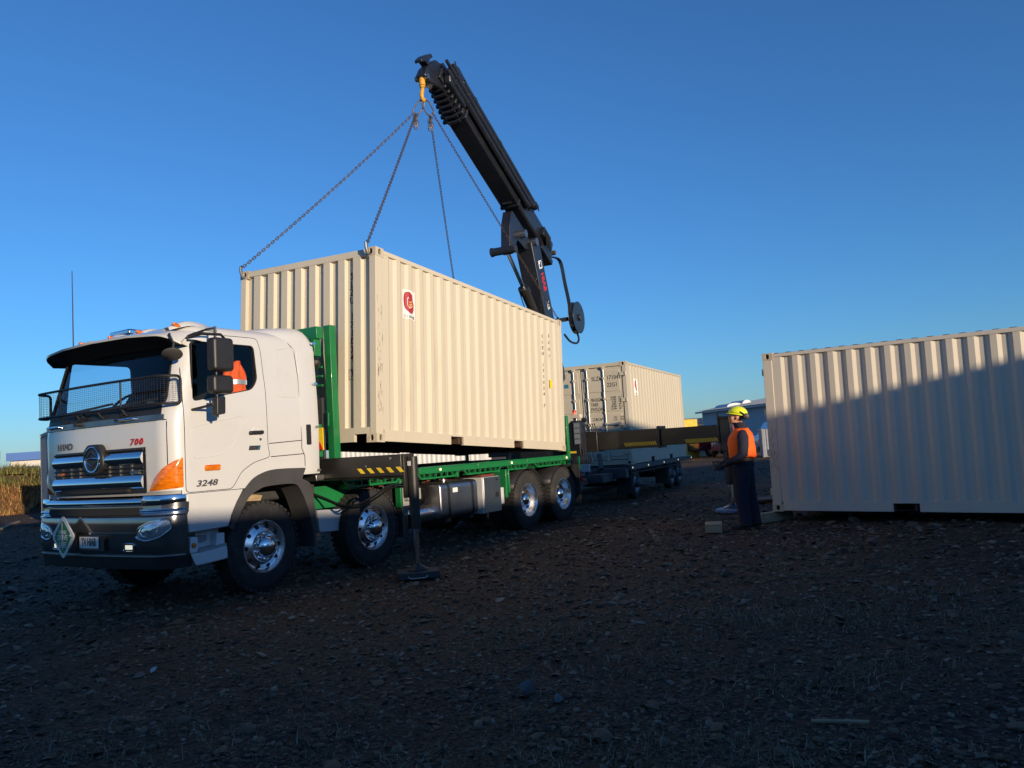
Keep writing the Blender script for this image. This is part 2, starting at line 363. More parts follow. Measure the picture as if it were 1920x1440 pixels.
def scatter(name, geos, P, S, parent, m, seed=3, flat=.6, sink=.2):
    r = np.random.default_rng(seed); Vs = []; Fs = []; k0 = 0; n = len(P); yaw = r.uniform(0, 6.28, n); tl_ = r.normal(0, .22, (n, 2)); gi = r.integers(0, len(geos), n); asp = r.uniform(.6, 1.0, n); hz = r.uniform(flat*.5, flat*1.3, n)
    for g in range(len(geos)):
        I = np.where(gi == g)[0]
        if not len(I): continue
        V, F = geos[g]; c, s_ = np.cos(yaw[I])[:, None], np.sin(yaw[I])[:, None]
        x = V[None, :, 0]*S[I][:, None]; y = V[None, :, 1]*S[I][:, None]*asp[I][:, None]; z = V[None, :, 2]*S[I][:, None]*hz[I][:, None]
        z = z+x*tl_[I][:, :1]+y*tl_[I][:, 1:]
        X = P[I, 0][:, None]+x*c-y*s_; Y = P[I, 1][:, None]+x*s_+y*c; Z = P[I, 2][:, None]+z+(S[I]*hz[I]*(.35-sink))[:, None]
        Vs.append(np.stack([X, Y, Z], 2).reshape(-1, 3)); Fs.append((F[None]+(np.arange(len(I))*len(V))[:, None, None]+k0).reshape(-1, 3)); k0 += len(I)*len(V)
    V = np.concatenate(Vs); F = np.concatenate(Fs); me = bpy.data.meshes.new(name); me.vertices.add(len(V)); me.vertices.foreach_set('co', V.ravel().astype(np.float32))
    me.loops.add(F.size); me.loops.foreach_set('vertex_index', F.ravel().astype(np.int32)); me.polygons.add(len(F)); me.polygons.foreach_set('loop_start', np.arange(0, F.size, 3, dtype=np.int32)); me.polygons.foreach_set('loop_total', np.full(len(F), 3, np.int32)); me.update(); me.validate()
    me.materials.append(MT[m]); o = bpy.data.objects.new(name, me); col.objects.link(o); o.parent = parent; return o
def ground_pts(n, r0, r1, seed, half=44):
    r = np.random.default_rng(seed); az = np.radians(r.uniform(-half, half, n)); d = r0*(r1/r0)**r.uniform(0, 1, n); x = d*np.sin(az); y = d*np.cos(az); return np.stack([x, y, gnoise(x, y)*np.clip((1-np.hypot(x, y-8)/28)*2, 0, 1)-.008], 1), d
P, d = ground_pts(60000, 2.6, 34, 5); r = np.random.default_rng(8); S_ = np.clip(r.lognormal(-4.45, .5, len(P)), .005, .045)*np.clip(d/6, .8, 2.2)
g_ = scatter('gravel', LOW, P, S_, ground, 'stone_mat', 3, .8); g_['kind'] = 'stuff'
P, d = ground_pts(9000, 2.8, 18, 15); S_ = np.clip(r.lognormal(-4.05, .42, len(P)), .010, .045)*np.clip(d/7, .85, 1.5)
g_ = scatter('gravel_stones', PEB, P, S_, ground, 'stone_mat', 4, .9); g_['kind'] = 'stuff'
# the stones that show largest
pm = []
for V, F in PEB[:8]:
    m_ = bpy.data.meshes.new('stone'); m_.from_pydata(V.tolist(), [], F.tolist()); m_.update(); m_.materials.append(MT['stone_mat']); pm.append(m_)
P, d = ground_pts(240, 3.2, 11, 25, 36)
for k in range(len(P)):
    o = bpy.data.objects.new('stone', pm[k % 8]); col.objects.link(o); o.parent = ground; s_ = float(np.clip(r.lognormal(-3.2, .3), .028, .075)); o.location = (P[k, 0], P[k, 1], P[k, 2]+s_*.12); o.scale = (s_, s_*r.uniform(.6, 1), s_*r.uniform(.4, .9)); o.rotation_euler = (r.normal(0, .2), r.normal(0, .2), r.uniform(0, 6.28))
def rock_mesh(seed):
    r2 = np.random.default_rng(seed+50); bm = bmesh.new(); bmesh.ops.create_icosphere(bm, subdivisions=3, radius=1); pl = [(Vector(r2.normal(0, 1, 3)).normalized(), r2.uniform(.32, .72)) for _ in range(16)]
    for v in bm.verts:
        for n_, h_ in pl:
            e = v.co.dot(n_)
            if e > h_: v.co -= n_*(e-h_)*.9
        v.co *= 1+.03*math.sin(7*v.co.x+3*v.co.y)*math.cos(6*v.co.z)
    m_ = bpy.data.meshes.new('rock'); bm.to_mesh(m_); bm.free()
    finish(m_, True, 24); return m_
for (x, y, s_, lab, c_) in ((-.02, 4.92, .085, 'tilted pale blue grey rock standing up from the foreground gravel', (.7, 1, 1.15)), (.16, 4.70, .06, 'rounded pale grey rock lying beside the tilted rock in front', (1, .8, .8)), (-2.76, 5.98, .05, 'small white stone lying on dark gravel at the left', (1, .8, .4)), (-1.99, 5.27, .05, 'small tan stone lying on gravel left of centre', (1, .8, .4))):
    o = bpy.data.objects.new('rock', rock_mesh(int(abs(x*31)))); o.data.materials.clear(); o.data.materials.append(mat('rock_'+str(len(MT)), (.12, .125, .135) if 'pale' in lab else ((.42, .42, .42) if 'white' in lab else (.22, .17, .10)), .85, var=.3, vscale=20)); col.objects.link(o); o.location = (x, y, s_*.28); o.scale = (s_*c_[0], s_*c_[1]*.8, s_*c_[2]); o.rotation_euler = (.2, -.35, 1.1); tag(o, lab, 'rock')
# sparse grass and straw
def blades(name, P, h, wd, lean, m, parent=None, seed=1, seg=2):
    r = np.random.default_rng(seed); n = len(P); yaw = r.uniform(0, 6.28, n); H_ = h*r.uniform(.4, 1.2, n)*(.45+.9*np.abs(np.sin(P[:, 0]*1.3+1.1*np.sin(P[:, 1]*1.7)))*np.abs(np.sin(P[:, 1]*2.1+P[:, 0]*.6))+.25); ln = lean*r.uniform(.3, 1.5, n); W_ = wd*r.uniform(.6, 1.3, n)
    dx, dy = np.cos(yaw), np.sin(yaw); px, py = -dy, dx; V = np.zeros((n, 5, 3))
    for j, (t, wf) in enumerate(((0, 1), (0, -1), (.55, .7), (.55, -.7), (1, 0))):
        V[:, j, 0] = P[:, 0]+dx*ln*H_*t*t+px*W_*wf/2; V[:, j, 1] = P[:, 1]+dy*ln*H_*t*t+py*W_*wf/2; V[:, j, 2] = P[:, 2]+H_*t*(1-.25*ln*t)
    F = np.array([(0, 1, 3), (0, 3, 2), (2, 3, 4)]); FF = (F[None]+(np.arange(n)*5)[:, None, None]).reshape(-1, 3); VV = V.reshape(-1, 3)
    me = bpy.data.meshes.new(name); me.vertices.add(len(VV)); me.vertices.foreach_set('co', VV.ravel().astype(np.float32)); me.loops.add(FF.size); me.loops.foreach_set('vertex_index', FF.ravel().astype(np.int32)); me.polygons.add(len(FF)); me.polygons.foreach_set('loop_start', np.arange(0, FF.size, 3, dtype=np.int32)); me.polygons.foreach_set('loop_total', np.full(len(FF), 3, np.int32)); me.update(); me.validate(); me.materials.append(MT[m])
    o = bpy.data.objects.new(name, me); col.objects.link(o); o.parent = parent; return o
r = np.random.default_rng(77); C = []
for (cx, cy, sx, sy, n) in ((2.6, 6.2, .9, .35, 1500), (1.9, 6.6, .6, .3, 800), (3.3, 6.9, .6, .3, 700), (1.6, 4.7, .35, .15, 420), (2.1, 5.1, .5, .2, 500), (.1, 6.3, .35, .2, 350), (.6, 3.9, .5, .2, 500), (-.6, 3.9, .5, .25, 450), (0.3, 8.6, .4, .2, 260), (-1.2, 4.6, .6, .3, 260), (1.2, 3.8, .3, .15, 300), (-2.4, 4.4, .5, .25, 200), (.45, 5.4, .3, .2, 200)):
    C.append(np.stack([r.normal(cx, sx, n), r.normal(cy, sy, n), np.full(n, -.004)], 1))
P, d = ground_pts(5200, 2.8, 14, 45, 38); C.append(P); C = np.concatenate(C)
g_ = blades('grass', C, .055, .0045, 1.1, 'straw', None, 4); tag(g_, 'thin dry grass growing through the dark gravel in front', 'grass', kind='stuff')
o = MB().tube([(1.40, 4.13, .015), (1.52, 4.09, .02), (1.66, 4.06, .018)], .010, 6).build('stick', 'timber'); tag(o, 'short pale stick lying on the gravel at the lower right', 'stick')
o = MB().bar((-14.9, 23.0, .03), (-16.4, 26.2, .03), .10, .05).build('plank', 'timber'); tag(o, 'pale plank lying on the ground by the left bank', 'plank')
# dry brush on the bank
n = 120000; x = r.uniform(-38, -12, n); y = r.uniform(30, 48, n); z = bank_h(x, y); k = (z > .05) & (np.sin(x*2.3+1.7*np.sin(y*1.9))+np.sin(y*2.9+x*.7)+r.normal(0, .6, n) > -1.0); k |= (np.sin(x*1.3)*np.sin(y*1.7) > .55) & (x < -18) & (y > 31.5) & (r.uniform(0, 1, n) < .5); x, y, z = x[k], y[k], z[k]
top_ = (z > .95)
o = blades('dry_grass', np.stack([x[~top_], y[~top_], z[~top_]-.02], 1), .46, .045, 1.1, 'leaf_dry', None, 9); tag(o, 'reddish brown dry grass covering the bank at far left', 'grass', kind='stuff')
o = blades('weeds', np.stack([x[top_], y[top_], z[top_]-.02], 1), .42, .045, 1.0, 'leaf_green', None, 10); tag(o, 'green and straw weeds along the crest of the left bank', 'weeds', kind='stuff')
# ---------------- shipping containers ----------------
CL, CW, CH = 6.058, 2.438, 2.591
def face_hole(mb, o, ud, vd, nd, w, h, a, b, dep=.025, n=16, sup=2.6):
    o = Vector(o); ud = Vector(ud); vd = Vector(vd); nd = Vector(nd)
    P = lambda u, v, t=0: o+ud*u+vd*v-nd*t
    ov = []
    for i in range(n):
        t = 2*PI*(i+.5)/n; c, s_ = math.cos(t), math.sin(t)
        ov.append((w/2+a*math.copysign(abs(c)**(2/sup), c), h/2+b*math.copysign(abs(s_)**(2/sup), s_)))
    v = [P(w, h), P(0, h), P(0, 0), P(w, 0)]+[P(*q) for q in ov]+[P(*q, dep) for q in ov]
    f = []; q = n//4
    for k in range(4):
        for i in range(q): 
            j = k*q+i
            if i < q-1: f.append((k, 4+j, 4+(j+1) % n))
        f.append((k, 4+k*q+q-1, 4+(k*q+q) % n, (k+1) % 4))
    f += [(4+i, 4+n+i, 4+n+(i+1) % n, 4+(i+1) % n) for i in range(n)]
    mb.cm = 0; mb.add(v, f); mb.cm = 1; mb.add([P(*q, dep) for q in ov], [tuple(range(n))]); mb.cm = 0
def casting_mesh(m):
    b = MB(); X, Y, Z = .178, .162, .118
    face_hole(b, (0, 0, 0), (0, 1, 0), (0, 0, 1), (-1, 0, 0), Y, Z, .030, .042)
    face_hole(b, (0, 0, 0), (1, 0, 0), (0, 0, 1), (0, -1, 0), X, Z, .030, .042)
    face_hole(b, (0, 0, Z), (1, 0, 0), (0, 1, 0), (0, 0, 1), X, Y, .032, .060)
    b.add([(X, 0, 0), (X, Y, 0), (X, Y, Z), (X, 0, Z)], [(0, 1, 2, 3)]); b.add([(0, Y, 0), (0, Y, Z), (X, Y, Z), (X, Y, 0)], [(0, 1, 2, 3)]); b.add([(0, 0, 0), (0, Y, 0), (X, Y, 0), (X, 0, 0)], [(0, 1, 2, 3)])
    o = b.build('corner_casting', [m+'_cast' if m+'_cast' in MT else 'cream_casting', 'dark_hole'], None, recalc=False, smooth=False)
    me = o.data; bpy.data.objects.remove(o); return me
def corr(a, b, pitch, outer, slope, depth, start=None):
    """points (t, inset) of a pressed panel from a to b"""
    n = int((b-a-outer)/pitch); off = (b-a-(n*pitch+outer))/2; t = a+off; pts = [(a, 0), (t, 0)] if off > .001 else [(a, 0)]
    inner = pitch-outer-2*slope
    for k in range(n):
        pts += [(t+outer, 0), (t+outer+slope, depth), (t+outer+slope+inner, depth), (t+pitch, 0)]; t += pitch
    pts += [(t+outer, 0), (b, 0)] if off > .001 else [(b, 0)]
    out = [pts[0]]
    for q in pts[1:]:
        if q[0]-out[-1][0] > 1e-4: out.append(q)
    return out
_cm = {}
def make_container(M, m, label, cat='container', group=None, door=None, name='shipping_container', detail=True, L=CL):
    H, W = CH, CW
    root = empty(name, M, label, cat, group)
    if m not in _cm: _cm[m] = casting_mesh(m)
    for ix in (0, 1):
        for iy in (0, 1):
            p = MB(); x0, x1 = (.004, .155) if ix == 0 else (L-.155, L-.004); y0, y1 = (.004, .11) if iy == 0 else (W-.11, W-.004)
            p.box(x0, x1, y0, y1, .10, 2.49).build('corner_post', m, root, bevel=.006)
            for iz in (0, 1):
                c = bpy.data.objects.new('corner_casting', _cm[m]); col.objects.link(c); c.parent = root
                c.location = (ix*L, iy*W, iz*H); c.scale = (1-2*ix, 1-2*iy, 1 if iz == 0 else -1)
                if iz == 0: c.location.z = .118; c.scale.z = -1
                else: c.location.z = H-.118; c.scale.z = 1
    for iy in (0, 1):
        y = lambda t: t if iy == 0 else W-t
        ya, yb = sorted((y(.006), y(.066)))
        MB().box(.176, L-.176, ya, yb, 2.515, 2.575).build('top_side_rail', m, root, bevel=.006)
        r = MB(); yc, yd = sorted((y(.008), y(.05)))
        off = (L-2.05)/2 if L < 7 else 4.9
        pk = [(off-.18, off+.18), (L-off-.18, L-off+.18)]
        xs = [.178]+[q for k in pk for q in k]+[L-.178]
        for k in range(0, 6, 2): r.box(xs[k], xs[k+1], yc, yd, .015, .165)
        for k in pk: r.box(k[0], k[1], yc, yd, .138, .165)
        r.build('bottom_side_rail', m, root)
        for k in pk:
            ye, yf = sorted((y(.03), y(.5))); q = MB(); x0, x1 = k; zz = (.03, .138)
            q.add([(x0, ye, zz[0]), (x1, ye, zz[0]), (x1, ye, zz[1]), (x0, ye, zz[1]), (x0, yf, zz[0]), (x1, yf, zz[0]), (x1, yf, zz[1]), (x0, yf, zz[1])], [(0, 1, 5, 4), (3, 2, 6, 7), (0, 3, 7, 4), (1, 2, 6, 5)]+([(4, 5, 6, 7)] if iy == 0 else [(0, 1, 2, 3)]))
            q.build('fork_pocket', 'under_steel', root, smooth=False)
        pr = corr(.15, L-.15, .2775, .084, .055, .028); rows = []
        for z in (.165, 2.515): rows.append([(t, y(.012+d), z) for t, d in pr])
        MB().grid(rows).build('side_panel', m, root, smooth=False)
    # roof: pressings run across
    pr = corr(.10, L-.10, .209, .07, .05, .020)
    MB().grid([[(t, yy, 2.588-d) for t, d in pr] for yy in (.06, W-.06)]).build('roof_panel', m, root, smooth=False)
    for ix in (0, 1):
        x = lambda t: t if ix == 0 else L-t
        xa, xb = sorted((x(.006), x(.07))); MB().box(xa, xb, .163, W-.163, 2.49, 2.578).build('top_end_rail', m, root, bevel=.006)
        isdoor = door == ix
        e = MB(); xa, xb = sorted((x(.008), x(.06)))
        if isdoor: e.box(xa, xb, .163, W-.163, .015, .13)
        else:
            for c in ((.163, .163+.0), (.37, W-.37), ): 
                if c[1] > c[0]: e.box(xa, xb, c[0], c[1], .015, .20)
            e.box(xa, xb, .113, .37, .115, .20); e.box(xa, xb, W-.37, W-.113, .115, .20)
        e.build('bottom_end_rail', m, root)
        if not isdoor:
            pr = [(.10, .046), (.236, .046)]+corr(.256, W-.256, .255, .112, .020, .046)+[(W-.236, .046), (W-.10, .046)]
            MB().grid([[(x(.012+d), t, z) for t, d in pr] for z in (.2, 2.49)]).build('front_panel', m, root, smooth=False)
        else: make_doors(root, m, x, W, L)
    MB().box(.06, L-.06, .06, W-.06, .125, .16).build('floor', 'under_steel', root)
    c = MB()
    k = .3
    while k < L-.2: c.box(k, k+.05, .055, W-.055, .03, .124); k += .3
    c.build('cross_members', 'under_steel', root)['kind'] = 'stuff'
    return root
def make_doors(root, m, x, W, L):
    sg = 1 if x(0) < x(1) else -1
    MB().box(*sorted((x(.05), x(.055))), .112, W-.112, .13, 2.49).build('door_gasket', 'gasket', root)
    for k in (0, 1):
        y0, y1 = (.125, W/2-.012) if k == 0 else (W/2+.012, W-.125)
        d = MB(); d.box(*sorted((x(.022), x(.048))), y0, y1, .145, 2.475)
        leaf = d.build('door', m, root, bevel=.008)
        for z0, z1 in ((.22, .90), (.99, 1.30), (1.36, 1.74), (1.86, 2.40)):
            MB().box(*sorted((x(.006), x(.024))), y0+.06, y1-.06, z0, z1).build('pressed_panel', m, leaf, bevel=.012)
        for yr in ((.60, 1.04) if k == 0 else (1.40, 1.84)):
            r = MB(); r.cyl((x(-.022), yr, .10), (x(-.022), yr, 2.50), .017, n=10)
            rod = r.build('lock_rod', 'lock_steel', leaf)
            c = MB()
            for zz in (.13, 2.47): c.box(*sorted((x(-.05), x(.02))), yr-.035, yr+.035, zz-.03, zz+.03)
            for zz in (.45, 1.05, 1.68, 2.2): c.box(*sorted((x(-.044), x(.02))), yr-.03, yr+.03, zz-.03, zz+.03)
            c.build('rod_bracket', m, leaf)['kind'] = 'stuff'
            h = MB(); hz = 1.02 if yr in (.60, 1.84) else .93; s_ = -1 if k == 0 else 1
            h.bar((x(-.05), yr, hz), (x(-.05), yr+s_*.40, hz+.02), .012, .035); h.box(*sorted((x(-.06), x(0))), yr+s_*.34-.03, yr+s_*.34+.03, hz-.04, hz+.05)
            h.build('lock_handle', 'lock_steel', leaf)
        for zz in (.32, .95, 1.62, 2.28):
            hy = .07 if k == 0 else W-.07; h = MB()
            h.box(*sorted((x(-.012), x(.03))), hy-.055, hy+.11 if k == 0 else hy+.055, zz-.045, zz+.045) if k == 0 else h.box(*sorted((x(-.012), x(.03))), hy-.11, hy+.055, zz-.045, zz+.045)
            h.cyl((x(-.012), hy-.04 if k == 0 else hy+.04, zz-.055), (x(-.012), hy-.04 if k == 0 else hy+.04, zz+.055), .018, n=8)
            h.build('hinge', m, leaf)
def vtext(root, chars, o, xd, size, step, name='lettering', sx=.8, boxed=None, ext=.0012, bold=.01):
    b = MB(); o = Vector(o)
    for k, ch in enumerate(chars):
        if ch == ' ': continue
        b.text(ch, size, o-Vector((0, 0, step*k)), xd, (0, 0, 1), sx=sx, ext=ext, bold=bold)
    if boxed is not None:
        c = o-Vector((0, 0, step*boxed)); xd = Vector(xd); hw, hh = size*.42, size*.52; t = size*.05; nd = xd.cross(Vector((0, 0, 1)))
        for (a0, a1, b0, b1) in ((-hw, hw, hh-t, hh), (-hw, hw, -hh, -hh+t), (-hw, -hw+t, -hh, hh), (hw-t, hw, -hh, hh)):
            b.add([c+xd*u+Vector((0, 0, v))+nd*ext for u, v in ((a0, b0), (a1, b0), (a1, b1), (a0, b1))], [(0, 1, 2, 3)])
    o = b.build(name, 'ink', root, smooth=False); o['kind'] = 'stuff'; return o
def corr_depth(t, prof):
    for (a, d), (b, e) in zip(prof, prof[1:]):
        if a <= t <= b: return d+(e-d)*(t-a)/(b-a) if b > a else d
    return 0
def logo(root, x0, x1, z0, z1, L=CL):
    pr = corr(.15, L-.15, .2775, .084, .055, .028); Y = lambda t, o: .012+corr_depth(t, pr)-o
    ts = sorted(set([x0, x1]+[p for p, _ in pr if x0 < p < x1]))
    st = MB().grid([[(t, Y(t, .003), z) for t in ts] for z in (z0, z1)]).build('logo_sticker', 'logo_white', root, smooth=False)
    w_, h_ = x1-x0, z1-z0; cx = (x0+x1)/2+.02*w_; cz = z1-h_*.46
    def strip(name, fn, m, off, n=14):
        b = MB(); lo = []; hi = []; xs = [x0+w_*(.08+.86*i/n) for i in range(n+1)]; xs = sorted(set(xs+[p for p, _ in pr if x0+.08*w_ < p < x0+.94*w_])); R = []
        for t in xs:
            r = fn((t-x0)/w_)
            if r: R.append((t, r))
        b.grid([[(t, Y(t, off), z0+h_*r[0]) for t, r in R], [(t, Y(t, off), z0+h_*r[1]) for t, r in R]]); return b.build(name, m, st, smooth=False)
    def seed(u):
        q = (u-.50)/.42
        if abs(q) > 1: return None
        k = math.sqrt(max(0, 1-q*q)); sk = .10*q
        return (.20+.34*(1-k)+.0-sk*.6, .56+.36*k*(1 if q > -.3 else .98)-sk*1.4)
    strip('logo_disc', seed, 'logo_red', .005, 20)
    b = MB()
    for pts, m in ((((.36, .74), (.30, .70), (.30, .48), (.42, .38), (.52, .42)), 0), (((.40, .60), (.46, .56), (.60, .62)), 1), (((.40, .52), (.46, .47), (.62, .54)), 1), (((.42, .45), (.50, .40), (.66, .47)), 1)):
        b.cm = m
        for (u0, v0), (u1, v1) in zip(pts, pts[1:]):
            d = Vector((u1-u0, 0, (v1-v0)*h_/w_)); nn = Vector((-d.z, 0, d.x)).normalized()*.028*w_
            P = [(x0+u0*w_, z0+v0*h_), (x0+u1*w_, z0+v1*h_)]
            b.add([(P[0][0]+nn.x, Y(P[0][0], .008), P[0][1]+nn.z), (P[1][0]+nn.x, Y(P[1][0], .008), P[1][1]+nn.z), (P[1][0]-nn.x, Y(P[1][0], .008), P[1][1]-nn.z), (P[0][0]-nn.x, Y(P[0][0], .008), P[0][1]-nn.z)], [(0, 1, 2, 3)])
    b.build('logo_mark', ['logo_white', 'logo_gold'], st, smooth=False)
    b = MB()
    for k, ch in enumerate('CSLEASING'):
        t = x0+w_*(.08+.84*(k+.5)/9); b.text(ch, h_*.15, (t, Y(t, .006), z0+h_*.08), (1, 0, 0), (0, 0, 1), sx=.75, ext=.001)
    b.build('logo_lettering', 'badge_grey', st, smooth=False)['kind'] = 'stuff'
# the one hanging from the crane
M_S = frame((-1.778, 10.218, 1.649), 27.046, -3.023, .601)
hang = make_container(M_S, 'cream', 'cream shipping container hanging from the crane chains above the green truck deck', door=1)
logo(hang, .655, .955, 1.74, 2.15)
vtext(hang, 'SLZU 171034 7', (.0565, .437, 2.25), (0, -1, 0), .135, .111, boxed=12, bold=.014)
vtext(hang, 'SLZU 171034 7', (5.17, .010, 2.15), (1, 0, 0), .085, .11, bold=0)
vtext(hang, '22G1', (5.455, .010, 2.2), (1, 0, 0), .085, .13, bold=0)
MB().box(5.43, 5.535, .006, .0115, 1.19, 1.35).build('warning_sticker', 'sign_yellow', hang)
b = MB()
for k in range(46):
    zz = random.uniform(.35, 1.9); xx = random.uniform(.03, .145); ll = random.uniform(.01, .09)*(1.5 if zz < 1 else 1)
    b.add([(xx, .0025, zz), (xx+random.uniform(.002, .006), .0025, zz+.003), (xx+.004, .0025, zz+ll), (xx-.001, .0025, zz+ll*.9)], [(0, 1, 2, 3)])
b.build('post_scrape', 'under_steel', hang, smooth=False)['kind'] = 'stuff'
# the one standing on the right
M_Q = frame((4.129, 13.126, .168), 127.149, -.625, -.562)
right_c = make_container(M_Q, 'cream_pale', 'pale cream shipping container standing on timber blocks behind the worker', door=0)
b = MB()
for k in range(30):
    zz = random.uniform(.55, 1.3); xx = random.uniform(.03, .14); ll = random.uniform(.01, .10)
    b.add([(xx, .0025, zz), (xx+.004, .0025, zz), (xx+.003, .0025, zz+ll), (xx, .0025, zz+ll*.9)], [(0, 1, 2, 3)])
b.build('post_scrape', 'under_steel', right_c, smooth=False)['kind'] = 'stuff'
# the one on the trailer
M_B = frame((2.865, 19.787, .858), 24.681, -.142)
rear = make_container(M_B, 'cream_tan', 'cream shipping container with closed lettered doors standing on the grey trailer', door=0)
logo(rear, .72, 1.02, 1.76, 2.18)
b = MB(); X = .0035
def dl(t, s_, y, z, sx=.8, al='LEFT'): b.text(t, s_, (X, y, z), (0, -1, 0), (0, 0, 1), sx=sx, ext=.001, align=al, bold=0)
dl('SLZU', .15, .93, 2.20, .85); dl('171041', .15, .53, 2.205, .85); dl('3', .12, .125, 2.22); dl('22G1', .15, .53, 2.02, .85)
dl('MAXGROSS', .125, .985, 1.665, .66); dl('TARE', .125, .985, 1.545, .66); dl('PAYLOAD', .125, .985, 1.425, .66); dl('CUB.CAP', .11, .965, 1.17, .62)
for k, (q, u) in enumerate((('30,480', 'KGS'), ('67,200', 'LBS'), ('2,180', 'KGS'), ('4,805', 'LBS'), ('28,300', 'KGS'), ('62,390', 'LBS'))):
    z = 1.705-.058*k; dl(q, .064, .31, z, .8, 'RIGHT'); dl(u, .064, .245, z, .8)
dl('33.2', .064, .31, 1.20, .8, 'RIGHT'); dl('CUM', .064, .245, 1.20); dl('1,172', .064, .31, 1.14, .8, 'RIGHT'); dl('CUFT', .064, .245, 1.14)
b.build('door_lettering', 'ink', rear, smooth=False)['kind'] = 'stuff'
b = MB(); b.box(.0025, .0055, 1.56, 1.68, 2.03, 2.13); b.build('door_sticker', 'badge_blue', rear)
# ---------------- wheels ----------------
def arc_ring(mb, r, h, n, shape, axis_sign=1, phase=0):
    for k in range(n):
        t = 2*PI*k/n+phase; shape(mb, Matrix.Translation((r*math.cos(t), h, r*math.sin(t))) @ Matrix.Rotation(-t, 4, 'Y'), t)
def make_wheel(R, wd, rr, dish, parent, loc, flip, nuts=True, y_off=0, tread=True, m_rim='alloy'):
    P = empty_rim = None
    b = MB(); ax = (0, 1, 0); o = (0, y_off, 0)
    if not dish: prof = [(rr, .012), (rr-.003, .0), (rr-.018, .0), (rr-.026, .014), (rr-.045, .045), (rr-.06, .05), (rr-.085, .035), (rr-.115, .012), (rr-.128, .006), (rr-.135, -.012), (rr-.19, -.014), (.02, -.014)]
    else: prof = [(rr, .012), (rr-.003, .0), (rr-.018, .0), (rr-.028, .018), (rr-.04, .07), (rr-.05, .12), (rr-.075, .165), (rr-.12, .185), (.11, .195), (.02, .195)]
    b.lathe(prof, o, ax, 48); wheel = b.build('wheel', m_rim, parent, ang=40); wheel.location = loc
    if flip: wheel.rotation_euler = (0, 0, PI)
    t_ = MB(); s_ = R-.52
    t_.lathe([(rr-.03, .03), (rr, .006), (rr+.03, .0), (R-.10, -.006), (R-.05, .006), (R-.015, .035), (R-.006, .06), (R-.006, wd-.06), (R-.015, wd-.035), (R-.05, wd-.006), (rr, wd), (rr-.03, wd-.03)], o, ax, 56)
    if tread:
        n = 44
        for k in range(n):
            a = 2*PI*k/n
            for h0, h1, ph in ((.006, .085, 0), (.095, .135, .5), (.145, .185, 0), (wd-.085, wd-.006, .5)):
                th = a+ph*2*PI/n; M = Matrix.Translation(o) @ Matrix.Rotation(-th, 4, 'Y') @ Matrix.Translation((R, 0, 0)); t_.box(-.03, .0, h0, h1, -.022, .022, M)
    t_.build('tyre', 'tyre', wheel, smooth=True, ang=30)
    if dish is None: return wheel
    h = MB()
    if not dish: h.lathe([(.128, -.012), (.124, -.03), (.112, -.055), (.09, -.082), (.05, -.10), (.001, -.106)], o, ax, 32); nr, nh, hr, hh = rr-.135-.028, -.016, rr-.072, .036
    else: h.lathe([(.125, .19), (.12, .10), (.112, .07), (.09, .045), (.05, .03), (.001, .025)], o, ax, 32); nr, nh, hr, hh = .155, .19, rr-.085, .155
    h.build('hub_cap', 'chrome' if m_rim == 'alloy' else 'trailer_grey', wheel, ang=60)
    if nuts:
        q = MB()
        for k in range(10):
            a = 2*PI*(k+.5)/10; c = (nr*math.cos(a), y_off+nh, nr*math.sin(a)); q.lathe([(.017, .0), (.015, -.022), (.010, -.034), (.001, -.037)], c, ax, 8)
        q.build('wheel_nuts', 'chrome', wheel)['kind'] = 'stuff'
        q = MB(); 
        for k in range(10):
            a = 2*PI*k/10; d = Vector((math.cos(a), 0, math.sin(a))); c = d*hr+Vector((0, y_off+hh, 0)); nrm = Vector((d.x*.30, -1, d.z*.30)).normalized() if not dish else Vector((-d.x*.9, -1, -d.z*.9)).normalized()
            q.cyl(c-nrm*.02, c+nrm*.004, .023, n=12)
        q.build('hand_holes', 'black_rubber', wheel)['kind'] = 'stuff'
    return wheel
